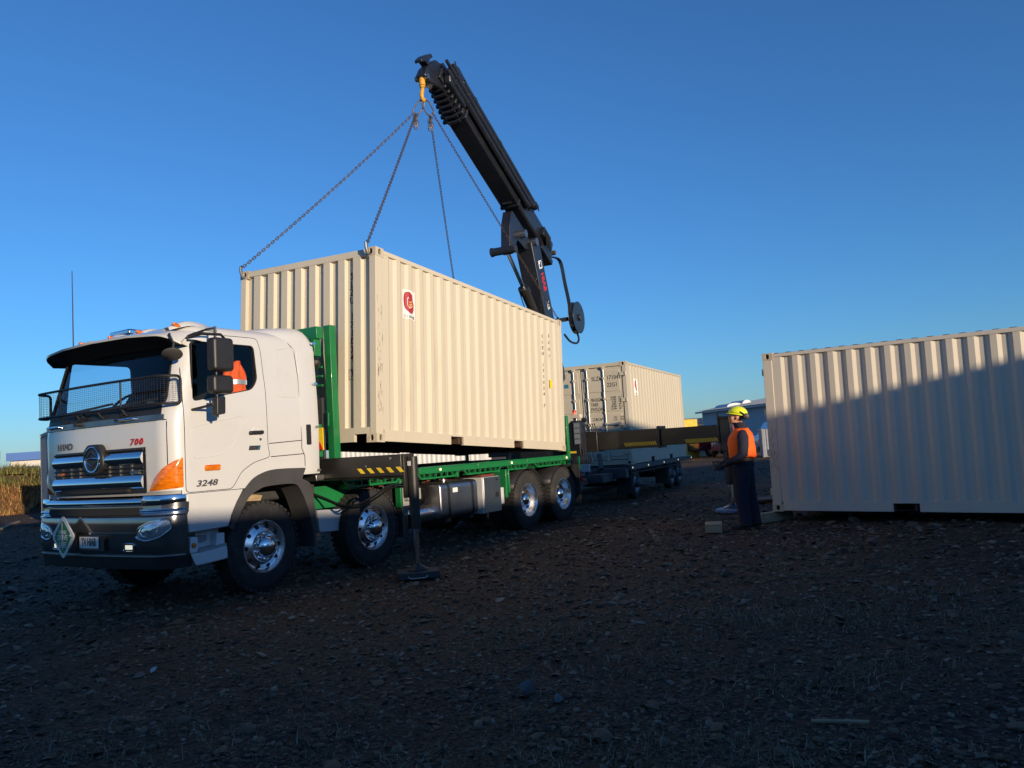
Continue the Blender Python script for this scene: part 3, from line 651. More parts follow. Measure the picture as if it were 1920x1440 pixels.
# ---------------- background ----------------
def shed(name, o, az, L, W_, H_, ridge, label, mw='shed_wall', mr='shed_roof', group=None, cat='building', lights=(), doors=()):
    root = empty(name, frame(o, az), label, cat, group)
    def wall(nm, f, a, b_, zt=None):
        pr = corr(a, b_, .25, .12, .03, .03); m = MB(); m.grid([[f(t, d, 0) for t, d in pr], [f(t, d, H_ if zt is None else zt(t)) for t, d in pr]]); m.build(nm, mw, root, smooth=False)
    wall('wall', lambda t, d, z: (t, d, z), 0, L); wall('wall', lambda t, d, z: (t, W_-d, z), 0, L)
    gz = lambda t: H_+ridge*(1-abs(t-W_/2)/(W_/2))
    wall('gable_wall', lambda t, d, z: (d, t, z), .0, W_, gz); wall('gable_wall', lambda t, d, z: (L-d, t, z), .0, W_, gz)
    for s_ in (0, 1):
        m = MB(); y0, y1 = ((-.4, W_/2) if s_ == 0 else (W_+.4, W_/2)); k = ridge/(W_/2); z0 = H_-.4*k+.05; z1 = H_+ridge+.05; pr = corr(-.5, L+.5, .5, .3, .05, -.03)
        m.grid([[(t, y0, z0-d) for t, d in pr], [(t, y1, z1-d) for t, d in pr]]); m.build('roof', mr, root, smooth=False)
    m = MB(); m.box(-.5, L+.5, -.5, -.38, H_-.22, H_-.06); m.build('gutter', mr, root)
    for (x, y, w_, l_, h_) in lights:
        zc = H_+ridge*(1-abs(y-W_/2)/(W_/2)); m = MB(); rows = [[(x+u, y-l_/2+l_*(.5-.5*math.cos(PI*k/12)), zc-.12+h_*math.sin(PI*k/12)) for k in range(13)] for u in (0, w_)]
        m.grid(rows)
        for r in rows: m.add(r, [tuple(range(13))])
        m.build('roof_vent', 'skylight', root, ang=50)
    for (x, w_, h_) in doors: m = MB(); m.box(x, x+w_, -.03, .02, 0, h_); m.build('door', 'trailer_dark', root)
    return root
sh = shed('warehouse', (18.9, 80, 0), 164.3, 40, 18, 3.85, 1.15, 'blue grey warehouse with curved roof vents beyond the worker', lights=((.8, 1.9, 2.4, 1.9, .42), (.8, 3.2, 2.4, 1.1, .5)), doors=((22, 3, 2.4),))
b = MB(); b.cyl((9, 7, 4.5), (9, 7, 6.6), .03, n=6); b.bar((8.6, 7, 6.6), (9.4, 7, 6.6), .05, .03); b.build('roof_aerial', 'trailer_grey', sh)
shed('warehouse', (15.5, 118, 0), 100, 26, 10, 3.1, .9, 'low dark roofed shed far behind the yellow container', mw='far_grey', mr='trailer_grey')
make_container(frame((7.15, 51, 0), 60), 'container_yellow', 'bright yellow shipping container standing in sunlight beyond the trailer', name='shipping_container', detail=False)
make_container(frame((-10.8, 46, 0), 96), 'container_white', 'sunlit white ribbed container seen through the gap under the hanging container', L=9.1)
make_container(frame((-14.0, 23.85, 0), 54) @ Matrix.Scale(1.09, 4, (0, 0, 1)), 'container_grey', 'blue grey container end standing behind the left side of the cab')
make_container(frame((14.05, 45.5, 0), 103) @ Matrix.Scale(.62, 4, (0, 0, 1)) @ Matrix.Scale(.5, 4, (1, 0, 0)), 'container_silver', 'low silver grey ribbed steel bin between the worker and the right container', cat='bin', name='steel_bin')
# vehicles far off
def vehicle(name, o, az, prof, L, W_, mb, glass, label, wheels, wr, lamps=(), cat='car'):
    root = empty(name, frame(o, az), label, cat); b = MB(); b.prism(rpoly(prof, .06, 2), 'y', .04, W_-.04); b.build('body', mb, root, bevel=.07, seg=3)
    for P in glass:
        for y0, y1 in ((.030, .045), (W_-.045, W_-.030)): b = MB(); b.prism(P, 'y', y0, y1); b.build('side_window', 'black_plastic', root)
    for x in wheels:
        for f_, y in ((False, .0), (True, W_)): make_wheel(wr, .22, wr*.58, False, root, (x, y, wr), f_, nuts=False, tread=False, m_rim='dull_steel')
    for (x, y, z, m) in lamps: b = MB(); b.box(x-.03, x+.05, y-.10, y+.10, z-.12, z+.12); b.build('lamp', m, root, bevel=.02)
    return root
vehicle('parked_pickup', (12.1, 52.6, 0), 58, [(0, .42), (0, 1.0), (1.7, 1.02), (1.75, 1.72), (3.0, 1.74), (3.7, 1.12), (5.0, 1.02), (5.05, .45)], 5.05, 1.85, 'car_blue', [[(1.95, 1.12), (1.98, 1.62), (2.9, 1.64), (3.4, 1.15)]], 'dark blue pickup parked beyond the stabiliser beam with a red tail lamp', (1.0, 4.05), .38, ((0, .14, .85, 'lamp_red'), (0, 1.71, .85, 'lamp_red')))
vehicle('parked_van', (14.15, 50.5, 0), 18, [(0, .40), (0, 1.2), (.5, 1.28), (1.2, 2.0), (3.6, 2.05), (4.3, 1.95), (4.4, .45)], 4.4, 1.8, 'car_red', [[(.95, 1.3), (1.4, 1.85), (2.3, 1.9), (2.3, 1.3)], [(2.45, 1.3), (2.45, 1.9), (3.5, 1.9), (3.6, 1.3)]], 'red vehicle with pale bonnet parked between stabiliser leg and worker', (.85, 3.5), .34, ((0, .2, .85, 'lamp_glass'), (0, 1.6, .85, 'lamp_glass')), cat='van')
vehicle('parked_van', (17.0, 55.5, 0), 84, [(0, .40), (0, 1.1), (.5, 1.22), (1.1, 2.1), (4.6, 2.15), (4.7, .45)], 4.7, 1.8, 'car_white', [[(.95, 1.3), (1.35, 1.95), (2.2, 2.0), (2.2, 1.3)]], 'white van parked behind the silver steel bin', (.9, 3.8), .34, ((0, .2, .85, 'lamp_glass'), (0, 1.6, .85, 'lamp_glass')), cat='van')
# far left: bank and works buildings
wr_ = empty('works_building', frame((-99.5, 152, 0), 93), 'long cream works building with a blue roof band far on the left', 'building')
b = MB(); b.box(3.0, 13.5, 0, 12, 0, 4.55); b.build('wall', 'far_cream', wr_); b = MB(); b.box(2.6, 13.6, -.6, 12.4, 4.58, 6.1); b.build('roof_band', 'far_blue', wr_); b = MB(); b.box(-6, 9.0, -2.0, -.2, 2.6, 3.4); b.build('canopy', 'far_blue', wr_)
b = MB(); b.box(8, 9, -.05, .0, .1, 3.0); b.build('door', 'far_blue', wr_)
tkb = empty('storage_tank', frame((-97.0, 143, 0), 93), 'pale blue storage tank with grey top at the far left edge', 'tank'); b = MB(); b.cyl((0, 0, 0), (0, 0, 4.9), 3.6, n=32); b.build('tank_wall', 'far_sky', tkb); b = MB(); b.cyl((0, 0, 4.9), (0, 0, 6.4), 3.65, n=32); b.build('tank_top', 'far_grey', tkb)
# buildings behind the camera whose shadow covers the yard
_s = Vector((math.sin(rad(SUN_AZ)), math.cos(rad(SUN_AZ)), 0)); _l = Vector((-_s.y, _s.x, 0)); tel = math.tan(rad(SUN_EL)); D0 = 13.0
def caster(q0, q1, wsil, label, dd=0):
    P0 = _s*(D0+dd)+_l*q0; h = wsil+(D0+dd)*tel; root = empty('storage_shed', Matrix.Translation(P0) @ Matrix.Rotation(math.atan2(_l.y, _l.x), 4, 'Z'), label, 'shed', 'storage sheds behind the camera'); Lq = q1-q0
    for nm, f, a, b_ in (('wall', lambda t, d, z: (t, -d-.12, z), 0, Lq), ('wall', lambda t, d, z: (t, -8+d, z), 0, Lq), ('end_wall', lambda t, d, z: (d, -t, z), .12, 8), ('end_wall', lambda t, d, z: (Lq-d, -t, z), .12, 8)):
        pr = corr(a, b_, .4, .2, .04, .04); m = MB(); m.grid([[f(t, d, 0) for t, d in pr], [f(t, d, h-.03) for t, d in pr]]); m.build(nm, 'container_white' if nm == 'wall' else 'far_grey', root, smooth=False)
    m = MB(); m.box(-.1, Lq+.1, -8.2, 0, h-.10, h); m.build('roof', 'shed_roof', root)
    for k in range(int(Lq/6)): m = MB(); m.box(1.5+6*k, 4.5+6*k, -.14, -.08, 0, 3.0); m.build('roller_door', 'container_grey', root)
caster(.97, 10.4, SIL[0], 'white shed behind the camera, lowest of the row')
caster(-40, 1.0, 5.8, 'long high unseen shed added behind the camera to shade the left ground')  # added out of view to keep the ground left of the truck in shadow
caster(10.35, 12.75, SIL[1], 'narrow shed behind the camera between two longer sheds')
caster(12.7, 60.0, SIL[2], 'tallest shed to the right of the camera')
# ---------------- the truck ----------------
M_T = frame((-2.936, 9.237, 0), 31.628)
truck = empty('flatbed_truck', M_T, 'white cab flatbed truck with green deck and polished wheels parked on gravel', 'truck')
YC = 1.245
def ti(z): return lerp([(2.05, 0), (2.9, .035)], z)
def xf(z): return lerp([(1.2, -1.255), (1.9, -1.262), (2.05, -1.245), (2.15, -1.215), (2.5, -1.115), (2.80, -1.035), (2.92, -1.005), (3.05, -.96)], z)
class Plan:
    """plan outline of the cab or bumper: near side, rounded corner, bowed front, corner, far side"""
    def __init__(s, xfr, hw, xr, rc=.24, bow=.075, n1=4, nc=9, nf=14):
        s.pts = []; y0 = YC-hw; bx = lambda y: xfr+bow*((y-YC)/hw)**2
        xc = bx(y0+rc)+rc; 
        for i in range(n1): s.pts.append((xr+(xc-xr)*i/n1, y0))
        for i in range(nc+1):
            t = PI/2*i/nc; s.pts.append((xc-rc*math.sin(t), y0+rc-rc*math.cos(t)))
        ya, yb = y0+rc, YC+hw-rc
        for i in range(1, nf): y = ya+(yb-ya)*i/nf; s.pts.append((bx(y), y))
        for i in range(nc+1):
            t = PI/2*(1-i/nc); s.pts.append((xc-rc*math.sin(t), yb+rc*math.cos(t)))
        for i in range(n1-1, -1, -1): s.pts.append((xr+(xc-xr)*i/n1, YC+hw))
        s.len = [0]
        for p, q in zip(s.pts, s.pts[1:]): s.len.append(s.len[-1]+math.dist(p, q))
    def at(s, d):
        d = max(0, min(s.len[-1]-1e-6, d))
        import bisect
        i = min(bisect.bisect_right(s.len, d)-1, len(s.pts)-2); t = (d-s.len[i])/(s.len[i+1]-s.len[i]); p, q = s.pts[i], s.pts[i+1]
        dx, dy = q[0]-p[0], q[1]-p[1]; l = math.hypot(dx, dy)
        return p[0]+dx*t, p[1]+dy*t, -dy/l*1.0, dx/l*1.0
    def s_of(s, y=None, x=None):
        best = None
        for k in range(601):
            d = s.len[-1]*k/600; X, Y, _, _ = s.at(d)
            if x is not None and Y > YC: break
            e = abs(Y-y) if y is not None else abs(X-x)
            if y is not None and Y < .02: e += .3
            if best is None or e < best[0]-1e-9: best = (e, d)
        return best[1]
    def pt(s, d, z, off=0):
        x, y, nx, ny = s.at(d); return (x+nx*off, y+ny*off, z)
def outward(pl):
    x, y, nx, ny = pl.at(pl.len[-1]*.5); return -1 if nx > 0 else 1
def patch(mb, pl, s0, s1, z0, z1, off, n=12, nz=1, thick=0, zoff=None):
    sg = outward(pl); rows = []
    for j in range(nz+1):
        z = z0+(z1-z0)*j/nz; o = off if zoff is None else off+zoff(j/nz)
        rows.append([pl.pt(s0+(s1-s0)*i/n, z, sg*o) for i in range(n+1)])
    if thick: rows = [[pl.pt(s0+(s1-s0)*i/n, z0, sg*(off-thick)) for i in range(n+1)]]+rows+[[pl.pt(s0+(s1-s0)*i/n, z1, sg*(off-thick)) for i in range(n+1)]]
    mb.grid(rows)
    if thick:
        for e in (0, n):
            r = [q[e] for q in rows]; mb.add(r, [tuple(range(len(r)))])
def subdiv(poly, mx=.03):
    out = []
    for p, q in zip(poly, poly[1:]+poly[:1]):
        n = max(1, int(math.dist(p, q)/mx)); out += [(p[0]+(q[0]-p[0])*k/n, p[1]+(q[1]-p[1])*k/n) for k in range(n)]
    return out
def blob(mb, pl, poly, o0, o1, rings=6, base=True):
    poly = subdiv(poly)
    sg = outward(pl); cs = sum(p[0] for p in poly)/len(poly); cz = sum(p[1] for p in poly)/len(poly); n = len(poly); rows = []
    if base: rows.append([pl.pt(s_, z, sg*(o0-.03)) for s_, z in poly])
    for k in range(rings+1):
        t = k/rings*.97; o = o0+(o1-o0)*math.sin(t*PI/2); rows.append([pl.pt(cs+(s_-cs)*(1-t), cz+(z-cz)*(1-t), sg*o) for s_, z in poly])
    k0 = len(mb.v); mb.grid(rows, closed=True); mb.add(rows[-1], [tuple(range(n))])
def ring_pts(z, d=0, xr=.885): return Plan(xf(z)+d, YC-ti(z)-d, xr-d, rc=max(.06, .24-d)).pts
def loft_cab(d, zs, roof_r, ztop, mname, xr=.885):
    rows = []
    for z in zs: rows.append([(x, y, z) for x, y in ring_pts(z, d, xr)])
    zb = zs[-1]
    for k in range(1, 6):
        t = PI/2*k/5; ins = roof_r*(1-math.cos(t)); z = zb+(ztop-zb)*math.sin(t)
        rows.append([(x, y, z) for x, y in ring_pts(zb, d+ins, xr)])
    b = MB(); b.grid(rows, closed=True); n = len(rows[0]); b.add(rows[0], [tuple(range(n))]); b.add(rows[-1], [tuple(range(n))])
    return b.build('cab_shell', mname)
shell = loft_cab(0, [1.2, 1.4, 1.7, 1.9, 2.0, 2.1, 2.2, 2.35, 2.5, 2.65, 2.8, 2.88], .14, 3.035, ['white_paint', 'interior', 'black_rubber'])
cav = loft_cab(.055, [1.45, 1.7, 1.9, 2.05, 2.2, 2.5, 2.8, 2.86], .10, 2.96, ['white_paint', 'interior', 'black_rubber'], xr=.80)
for p in cav.data.polygons: p.material_index = 1
boolean(shell, cav, lo=.1)
def cutter(poly, ax, a, b, mi=2):
    o = MB().prism(poly, ax, a, b).build('cut', ['white_paint', 'interior', 'black_rubber'], smooth=False)
    for p in o.data.polygons: p.material_index = mi
    return o
WIN = rpoly([(-.915, 2.17), (-.885, 2.835), (-.05, 2.84), (-.025, 2.44), (-.11, 2.32)], .06, 5)
boolean(shell, cutter(WIN, 'y', -.3, .35)); boolean(shell, cutter(WIN, 'y', 2.1, 2.8))
SCR = rpoly([(.14, 2.16), (2.35, 2.16), (2.27, 2.83), (.22, 2.83)], .07, 5)
boolean(shell, cutter(SCR, 'x', -1.6, -.82))
ARCH = [(-.60, 1.0), (-.44, 1.0), (-.39, 1.05), (-.29, 1.18), (-.14, 1.31), (.08, 1.38), (.33, 1.39), (.64, 1.38), (.60, 1.30), (.95, 1.30), (.95, 1.0)]
boolean(shell, cutter(ARCH, 'y', -.4, 3)) 
boolean(shell, cutter([(-1.5, 1.1), (-1.06, 1.1), (-1.06, 1.24), (-1.5, 1.24)], 'y', -.5, 3))
# grooves: seams pressed into the panels
gr = MB()
def sidey(z): return ti(z)
def groove(pts, r=.0055): gr.tube([(x, sidey(z)-.001, z) for x, z in pts], r, 6)
groove([(-.03, 3.0), (.2, 2.99), (.43, 2.955), (.56, 2.83), (.60, 2.5), (.605, 1.71), (.60, 1.62), (.645, 1.52), (.645, 1.40)])
groove([(.095, 1.69), (.598, 1.715)]); groove([(.115, 1.535), (.64, 1.55)])
cp = Plan(xf(1.7), YC, .885)
so = outward(cp)
s_seam = cp.s_of(y=.105)
gr.tube([cp.pt(s_seam, z, so*.001) for z in (1.42, 1.6, 1.8, 1.97)], .006, 6)
gr.tube([cp.pt(s_seam+(cp.len[-1]-2*s_seam)*k/20, 1.985, so*.001) for k in range(21)], .006, 6)
g = gr.build('cut', ['white_paint', 'interior', 'black_rubber'])
for p in g.data.polygons: p.material_index = 2
boolean(shell, g)
DOOR = rpoly([(-1.025, 1.205), (-1.025, 2.15), (-.985, 2.72), (-.89, 2.905), (-.42, 2.93), (0.0, 2.935), (.045, 2.80), (.085, 2.3), (.085, 1.66), (.115, 1.535), (-.13, 1.48), (-.30, 1.39), (-.44, 1.205)], .05, 3)
inset = []
cx_ = sum(p[0] for p in DOOR)/len(DOOR); cz_ = sum(p[1] for p in DOOR)/len(DOOR)
for i, p in enumerate(DOOR):
    a_, b_ = Vector(DOOR[i-1]), Vector(DOOR[(i+1) % len(DOOR)]); t = (b_-a_).normalized(); n_ = Vector((t.y, -t.x))
    if n_.dot(Vector((cx_, cz_))-Vector(p)) < 0: n_ = -n_
    inset.append((p[0]+n_.x*.007, p[1]+n_.y*.007))
door = shell.copy(); door.data = shell.data.copy(); col.objects.link(door); door.name = 'door'
boolean(door, cutter(inset, 'y', -.3, .10), 'INTERSECT'); boolean(shell, cutter(DOOR, 'y', -.3, .10))
for o, nm in ((shell, 'cab_body'), (door, 'door')):
    o.name = nm; o.parent = truck; finish(o.data, ang=28, recalc=False)
# embossed door crease
b = MB(); b.tube([(x, sidey(z)-.0005, z) for x, z in rpoly([(.25, 2.81), (.50, 2.86), (.555, 2.80), (.55, 2.25), (.25, 2.245)], .04, 4)], .004, 6, closed=True); b.build('panel_crease', 'white_paint', truck)
b = MB(); P_ = rpoly([(-.95, 1.89), (-.28, 2.02), (-.26, 1.95), (-.42, 1.66), (-.62, 1.58), (-.93, 1.56)], .05, 5)
b.tube([(x, -.0005, z) for x, z in P_], .0045, 6, closed=True); b.build('door_crease', 'white_paint', door)
b = MB(); b.bar((-.20, -.028, 1.822), (0.0, -.028, 1.826), .03, .042); b.build('handle', 'black_plastic', door, bevel=.012)
b = MB(); b.lathe([(.06, -.001), (.052, -.003), (.045, .002)], (-.10, -.003, 1.825), (0, -1, 0), 24); b.build('handle_cup', 'white_trim', door)
b = MB(); b.cyl((-.03, .01, 1.745), (-.03, -.012, 1.745), .014, n=12); b.build('door_lock', 'dull_steel', door)
# glass
def sidewin(poly, ysign):
    b = MB(); c = (sum(p[0] for p in poly)/len(poly), sum(p[1] for p in poly)/len(poly)); y = lambda z: (sidey(z)+.022) if ysign < 0 else (2*YC-sidey(z)-.022)
    b.add([(x, y(z), z) for x, z in poly], [tuple(range(len(poly)))]); return b.build('side_window', 'door_glass', door if ysign < 0 else truck, smooth=False)
big = [(x+(x-cx_)*.02, z+(z-2.5)*.03) for x, z in WIN]
sw = sidewin(big, -1); sidewin(big, 1)
b = MB(); b.tube([(x, sidey(z)+.012, z) for x, z in WIN], .011, 6, closed=True); b.build('window_seal', 'black_rubber', sw)
def fx(y, z, off=0):
    hw = YC-ti(z); rc = .24; y0 = YC-hw; yy = y if y <= YC else 2*YC-y
    e = yy-y0
    if e >= rc: return xf(z)+.075*((y-YC)/hw)**2-off
    e = max(0, e); xc = xf(z)+.075*((hw-rc)/hw)**2+rc; return xc-math.sqrt(max(0, rc*rc-(rc-e)**2))-off
rows = []
for j in range(9):
    z = 2.14+.71*j/8; a_ = .11+.10*j/8; rows.append([(fx(y, z, -.018), y, z) for y in [a_+(2*YC-2*a_)*i/24 for i in range(25)]])
scr = MB().grid(rows).build('windscreen', 'screen_glass', truck)
b = MB(); b.tube([(fx(y, z, -.006), y, z) for y, z in SCR], .014, 6, closed=True); b.build('screen_seal', 'black_rubber', scr)
# black cowl under the screen, wipers
b = MB(); pl2 = Plan(xf(2.06), YC, .885); s0 = pl2.s_of(y=.16); patch(b, pl2, s0, pl2.len[-1]-s0, 2.045, 2.15, .006, 24, 2, .02, zoff=lambda t: -.02*t); b.build('screen_cowl', 'black_plastic', truck)
for y0, y1, pv in ((1.95, .95, 1.55), (1.15, .22, .78)):
    b = MB(); b.tube([(fx(pv, 2.04, .05), pv, 2.04), (fx(pv, 2.1, .05), pv-.1, 2.10), (fx((y0+y1)/2, 2.2, .035), (y0+y1)/2, 2.185)], .013, 6); b.bar((fx(y0, 2.17, .03), y0, 2.165), (fx(y1, 2.2, .03), y1, 2.215), .018, .022)
    b.cyl((fx(pv, 2.04, 0), pv, 2.03), (fx(pv, 2.04, .07), pv, 2.03), .03, n=10); b.build('wiper', 'black_plastic', truck)
for y in (2.05, .62):
    b = MB(); b.tube([(fx(y-.14, 2.02, .0), y-.14, 2.01), (fx(y-.12, 2.02, .055), y-.12, 2.025), (fx(y+.12, 2.02, .055), y+.12, 2.025), (fx(y+.14, 2.02, 0), y+.14, 2.01)], .014, 8); b.build('grab_handle', 'chrome', truck)
    b = MB(); c = (y, 2.025); b.prism(rpoly([(y-.16, 1.995), (y+.16, 1.995), (y+.13, 2.065), (y-.13, 2.065)], .025), 'x', fx(y, 2.0, .008), fx(y, 2.0, -.03)); b.build('handle_recess', 'black_plastic', truck)
b = MB(); s0 = cp.s_of(y=.12); patch(b, cp, s0, cp.len[-1]-s0, 1.985, 2.045, .010, 24, 2, .02); b.build('cowl_trim', 'dull_steel', truck)
# interior
b = MB(); b.box(-1.10, -.62, .12, 2.37, 1.5, 2.07); b.box(-.9, -.55, 1.55, 2.25, 2.0, 2.17); b.box(-.8, -.6, .9, 1.4, 1.7, 2.12); b.build('dashboard', 'dash', truck, bevel=.04)
b = MB(); tq = Matrix.Translation((-.60, 1.80, 2.22)) @ Matrix.Rotation(rad(-52), 4, 'Y')
b.tube([tq @ Vector((.235*math.cos(t), .235*math.sin(t), 0)) for t in [2*PI*k/28 for k in range(28)]], .017, 8, closed=True)
for t in (0, PI*.66, PI*1.33): b.bar(tq @ Vector((0, 0, -.02)), tq @ Vector((.23*math.cos(t), .23*math.sin(t), 0)), .03, .02)
b.cyl(tq @ Vector((0, 0, -.25)), tq @ Vector((0, 0, .0)), .045, n=12); b.build('steering_wheel', 'black_plastic', truck)
for yc in (.62, 1.86):
    b = MB(); b.box(-.42, .12, yc-.26, yc+.26, 1.6, 1.86); st = b.build('seat', 'seat_cloth', truck, bevel=.06)
    b = MB(); b.bar((.05, yc, 1.8), (.22, yc, 2.48), .48, .14); b.build('backrest', 'seat_cloth', st, bevel=.05)
    b = MB(); b.bar((.22, yc, 2.5), (.26, yc, 2.68), .28, .10); b.build('headrest', 'seat_cloth', st, bevel=.04)
b = MB()
for k in range(5): b.box(-.98+.02*k, -.93+.02*k, .35+.13*k, .45+.13*k, 2.07, 2.12+.012*k)
b.build('paper_clutter', 'white_trim', truck)
# sun visor over the screen
b = MB(); top = []; edge = []; base = []
for i in range(41):
    y = .0+2.49*i/40; t = abs(y-YC)/YC; xe = lerp([(0, -1.285), (.5, -1.265), (.8, -1.225), (.92, -1.18), (.97, -1.12), (1, -1.04)], t); ze = lerp([(0, 2.935), (.5, 2.925), (.88, 2.895), (.95, 2.86), (1, 2.80)], t)
    yc = max(.05, min(2.44, y)); top.append((fx(yc, 2.93, .012), yc, 2.975-.03*t*t)); edge.append((xe, y, ze)); base.append((fx(max(.09, min(2.40, y)), 2.79, -.005), max(.07, min(2.42, y)), 2.80-.025*t))
mid = [((a_[0]*.5+c_[0]*.5)-.012, a_[1]*.5+c_[1]*.5, a_[2]*.5+c_[2]*.5+.016) for a_, c_ in zip(top, edge)]
b.cm = 0; b.grid([top, mid, edge]); e2 = [(x+.004, y, z-.022) for x, y, z in edge]; b.grid([edge, e2]); b.cm = 1; b.grid([e2, base])
b.build('sun_visor', ['white_paint', 'black_plastic'], truck, ang=50)
for y in (.20, .84, 1.38, 1.97):
    b = MB(); rows = []
    for k in range(9):
        t = k/8; ww = .10*(math.sin(PI*(.10+.80*t)))**.5; xc = -1.07+.52*t; zb = lerp([(-1.1, 2.955), (-1.0, 2.99), (-.85, 3.03), (-.5, 3.03)], xc); hh = .045*math.sin(PI*(.08+.90*t))**.8
        rows.append([(xc, y-ww, zb-.02), (xc, y-ww*.75, zb+hh*.7), (xc, y, zb+hh), (xc, y+ww*.75, zb+hh*.7), (xc, y+ww, zb-.02)])
    ho = b.grid(rows).build('marker_housing', 'white_paint', truck, ang=80)
    b = MB(); ell_rows = []
    for j in range(7):
        t = PI*j/6; ell_rows.append([(-1.00+.055*math.cos(t), y-.075+.022*math.sin(t)*math.cos(q), 3.005+.022*math.sin(t)*math.sin(q)+.02*(math.cos(t)*-.8)) for q in [2*PI*k/12 for k in range(12)]])
    b.grid(ell_rows, closed=True); b.build('marker_lens', 'amber', ho, ang=70)
b = MB(); b.cyl((-.62, 1.62, 3.0), (-.62, 1.62, 3.10), .09, n=20); bo = b.build('beacon_base', 'black_plastic', truck)
b = MB(); b.box(-.72, -.52, 1.42, 1.82, 3.10, 3.165); b.build('beacon', 'chrome', truck, bevel=.02)
b = MB(); b.cyl((-.9, 2.28, 2.95), (-.9, 2.28, 3.98), .008, .005, n=6); b.build('antenna', 'black_plastic', truck)
b = MB(); b.prism(rpoly([(-.70, 2.965), (-.72, 2.995), (-.58, 3.01), (-.53, 2.99), (-.55, 2.965)], .012), 'y', .03, .07); b.build('roof_side_lamp', 'lamp_glass', truck, bevel=.008)
# rear fairing of the cab
rows = []
for k in range(17):
    t = k/16; x = -.06+.955*t
    zt = lerp([(-.06, 3.03), (.05, 3.06), (.3, 3.105), (.6, 3.13), (.74, 3.125), (.81, 3.10), (.86, 3.05), (.895, 2.96)], x); ys = lerp([(-.06, .17), (.2, .10), (.45, .045), (.6, .028), (.9, .026)], x); rr = .17
    r = [(x, ys+rr-rr*math.cos(PI/2*q/8), zt-rr+rr*math.sin(PI/2*q/8)) for q in range(9)]; r = [(x, ys+.004, min(2.86, zt-.2) if x < .5 else 2.80)]+r; r += [(x, 2*YC-p[1], p[2]) for p in reversed(r)]; rows.append(r)
b = MB(); b.grid(rows); r = rows[-1]; b.add(r, [tuple(range(len(r)))]); b.build('roof_fairing', 'white_paint', truck, ang=50)
for k in (0, 1):
    rows = []
    for z in (1.30, 1.31, 1.42, 1.52, 1.62, 1.9, 2.2, 2.5, 2.7, 2.82):
        x0 = lerp([(1.30, .665), (1.42, .65), (1.52, .655), (1.62, .614), (2.5, .612), (2.82, .612)], z); x1 = lerp([(1.30, .86), (1.34, .885), (2.0, .905), (2.82, .895)], z); yy = sidey(z)-.009
        r = [(x0, yy+.02, z), (x0+.004, yy+.002, z), (x0+.012, yy, z), (x1-.02, yy, z), (x1-.004, yy+.006, z), (x1, yy+.03, z), (x1, yy+.16, z), (x0, yy+.16, z)]
        rows.append([(p[0], p[1] if k == 0 else 2*YC-p[1], p[2]) for p in r])
    b = MB(); b.grid(rows, closed=True); b.add(rows[0], [tuple(range(8))]); b.add(rows[-1], [tuple(range(8))]); b.build('cab_side_fairing', 'white_paint', truck, ang=40)
b = MB(); b.prism(rpoly([(.68, 1.66), (.68, 1.91), (.755, 1.91), (.755, 1.66)], .015), 'y', -.016, -.005); b.build('air_vent', 'black_plastic', truck)
for z in (2.93, 2.42, 1.88, 1.34):
    b = MB(); b.prism(rpoly([(.815, z-.014), (.815, z+.014), (.88, z+.014), (.88, z-.014)], .012), 'y', -.030, -.008); b.build('side_marker', 'chrome', truck)
# badges on the side
b = MB(); b.text('3248', .092, (-.775, -.0015, 1.292), (1, 0, -.0), (0, 0, 1), sx=1.45, ext=.006, shear=.25, bold=.022); b.build('model_badge', 'badge_grey', door, smooth=False)
b = MB(); b.prism(rpoly([(-.795, 1.425), (-.795, 1.487), (-.60, 1.487), (-.60, 1.425)], .018), 'y', -.022, .0); b.build('side_indicator', 'amber', door, bevel=.006)
b = MB(); b.prism([(-.20, 1.625), (-.185, 1.675), (-.03, 1.675), (-.045, 1.625)], 'y', -.006, .0); eb = b.build('emission_badge', 'ink', door)
b = MB(); b.text('EURO', .042, (-.135, -.007, 1.65), (1, 0, 0), (0, 0, 1), sx=1.0, ext=.001, shear=.2); b.build('badge_lettering', 'badge_grey', eb, smooth=False)
b = MB(); b.text('5', .062, (-.06, -.007, 1.652), (1, 0, 0), (0, 0, 1), sx=1.0, ext=.001, shear=.2, bold=.02); b.build('badge_numeral', 'badge_blue', eb, smooth=False)
# front panel: letters, grille, emblem
def ftext(t, s_, y, z, m, name, sx=1.1, shear=0):
    b = MB(); n = len(t); wd = s_*.62*sx
    for k, ch in enumerate(t):
        yy = y-(k-(n-1)/2)*wd; x = fx(yy, z, .002); dx = (fx(yy-.01, z)-fx(yy+.01, z))
        b.text(ch, s_, (x, yy, z), (dx, -.02, 0), (0, 0, 1), sx=sx, ext=.008, shear=shear, bold=.015)
    return b.build(name, m, truck, smooth=False)
ftext('HINO', .105, 1.875, 1.785, 'badge_grey', 'brand_badge', 1.25)
ftext('700', .095, .52, 1.775, 'badge_red', 'model_badge', 1.25, .25)
b = MB(); gy0, gy1 = .38, 2.11
def gp(y0, y1, z0, z1, o0, o1, n=16): # box following the bowed front
    rows = []
    for (z, o) in ((z0, o0), (z0, o1), (z1, o1), (z1, o0)): rows.append([(fx(y0+(y1-y0)*i/n, 1.5, o), y0+(y1-y0)*i/n, z) for i in range(n+1)])
    b.grid(rows+[rows[0]])
    for i in (0, n): b.add([r[i] for r in rows], [(0, 1, 2, 3)])
b = MB(); gp(gy0, gy1, 1.235, 1.715, -.05, .006); grille = b.build('grille', 'black_plastic', truck)
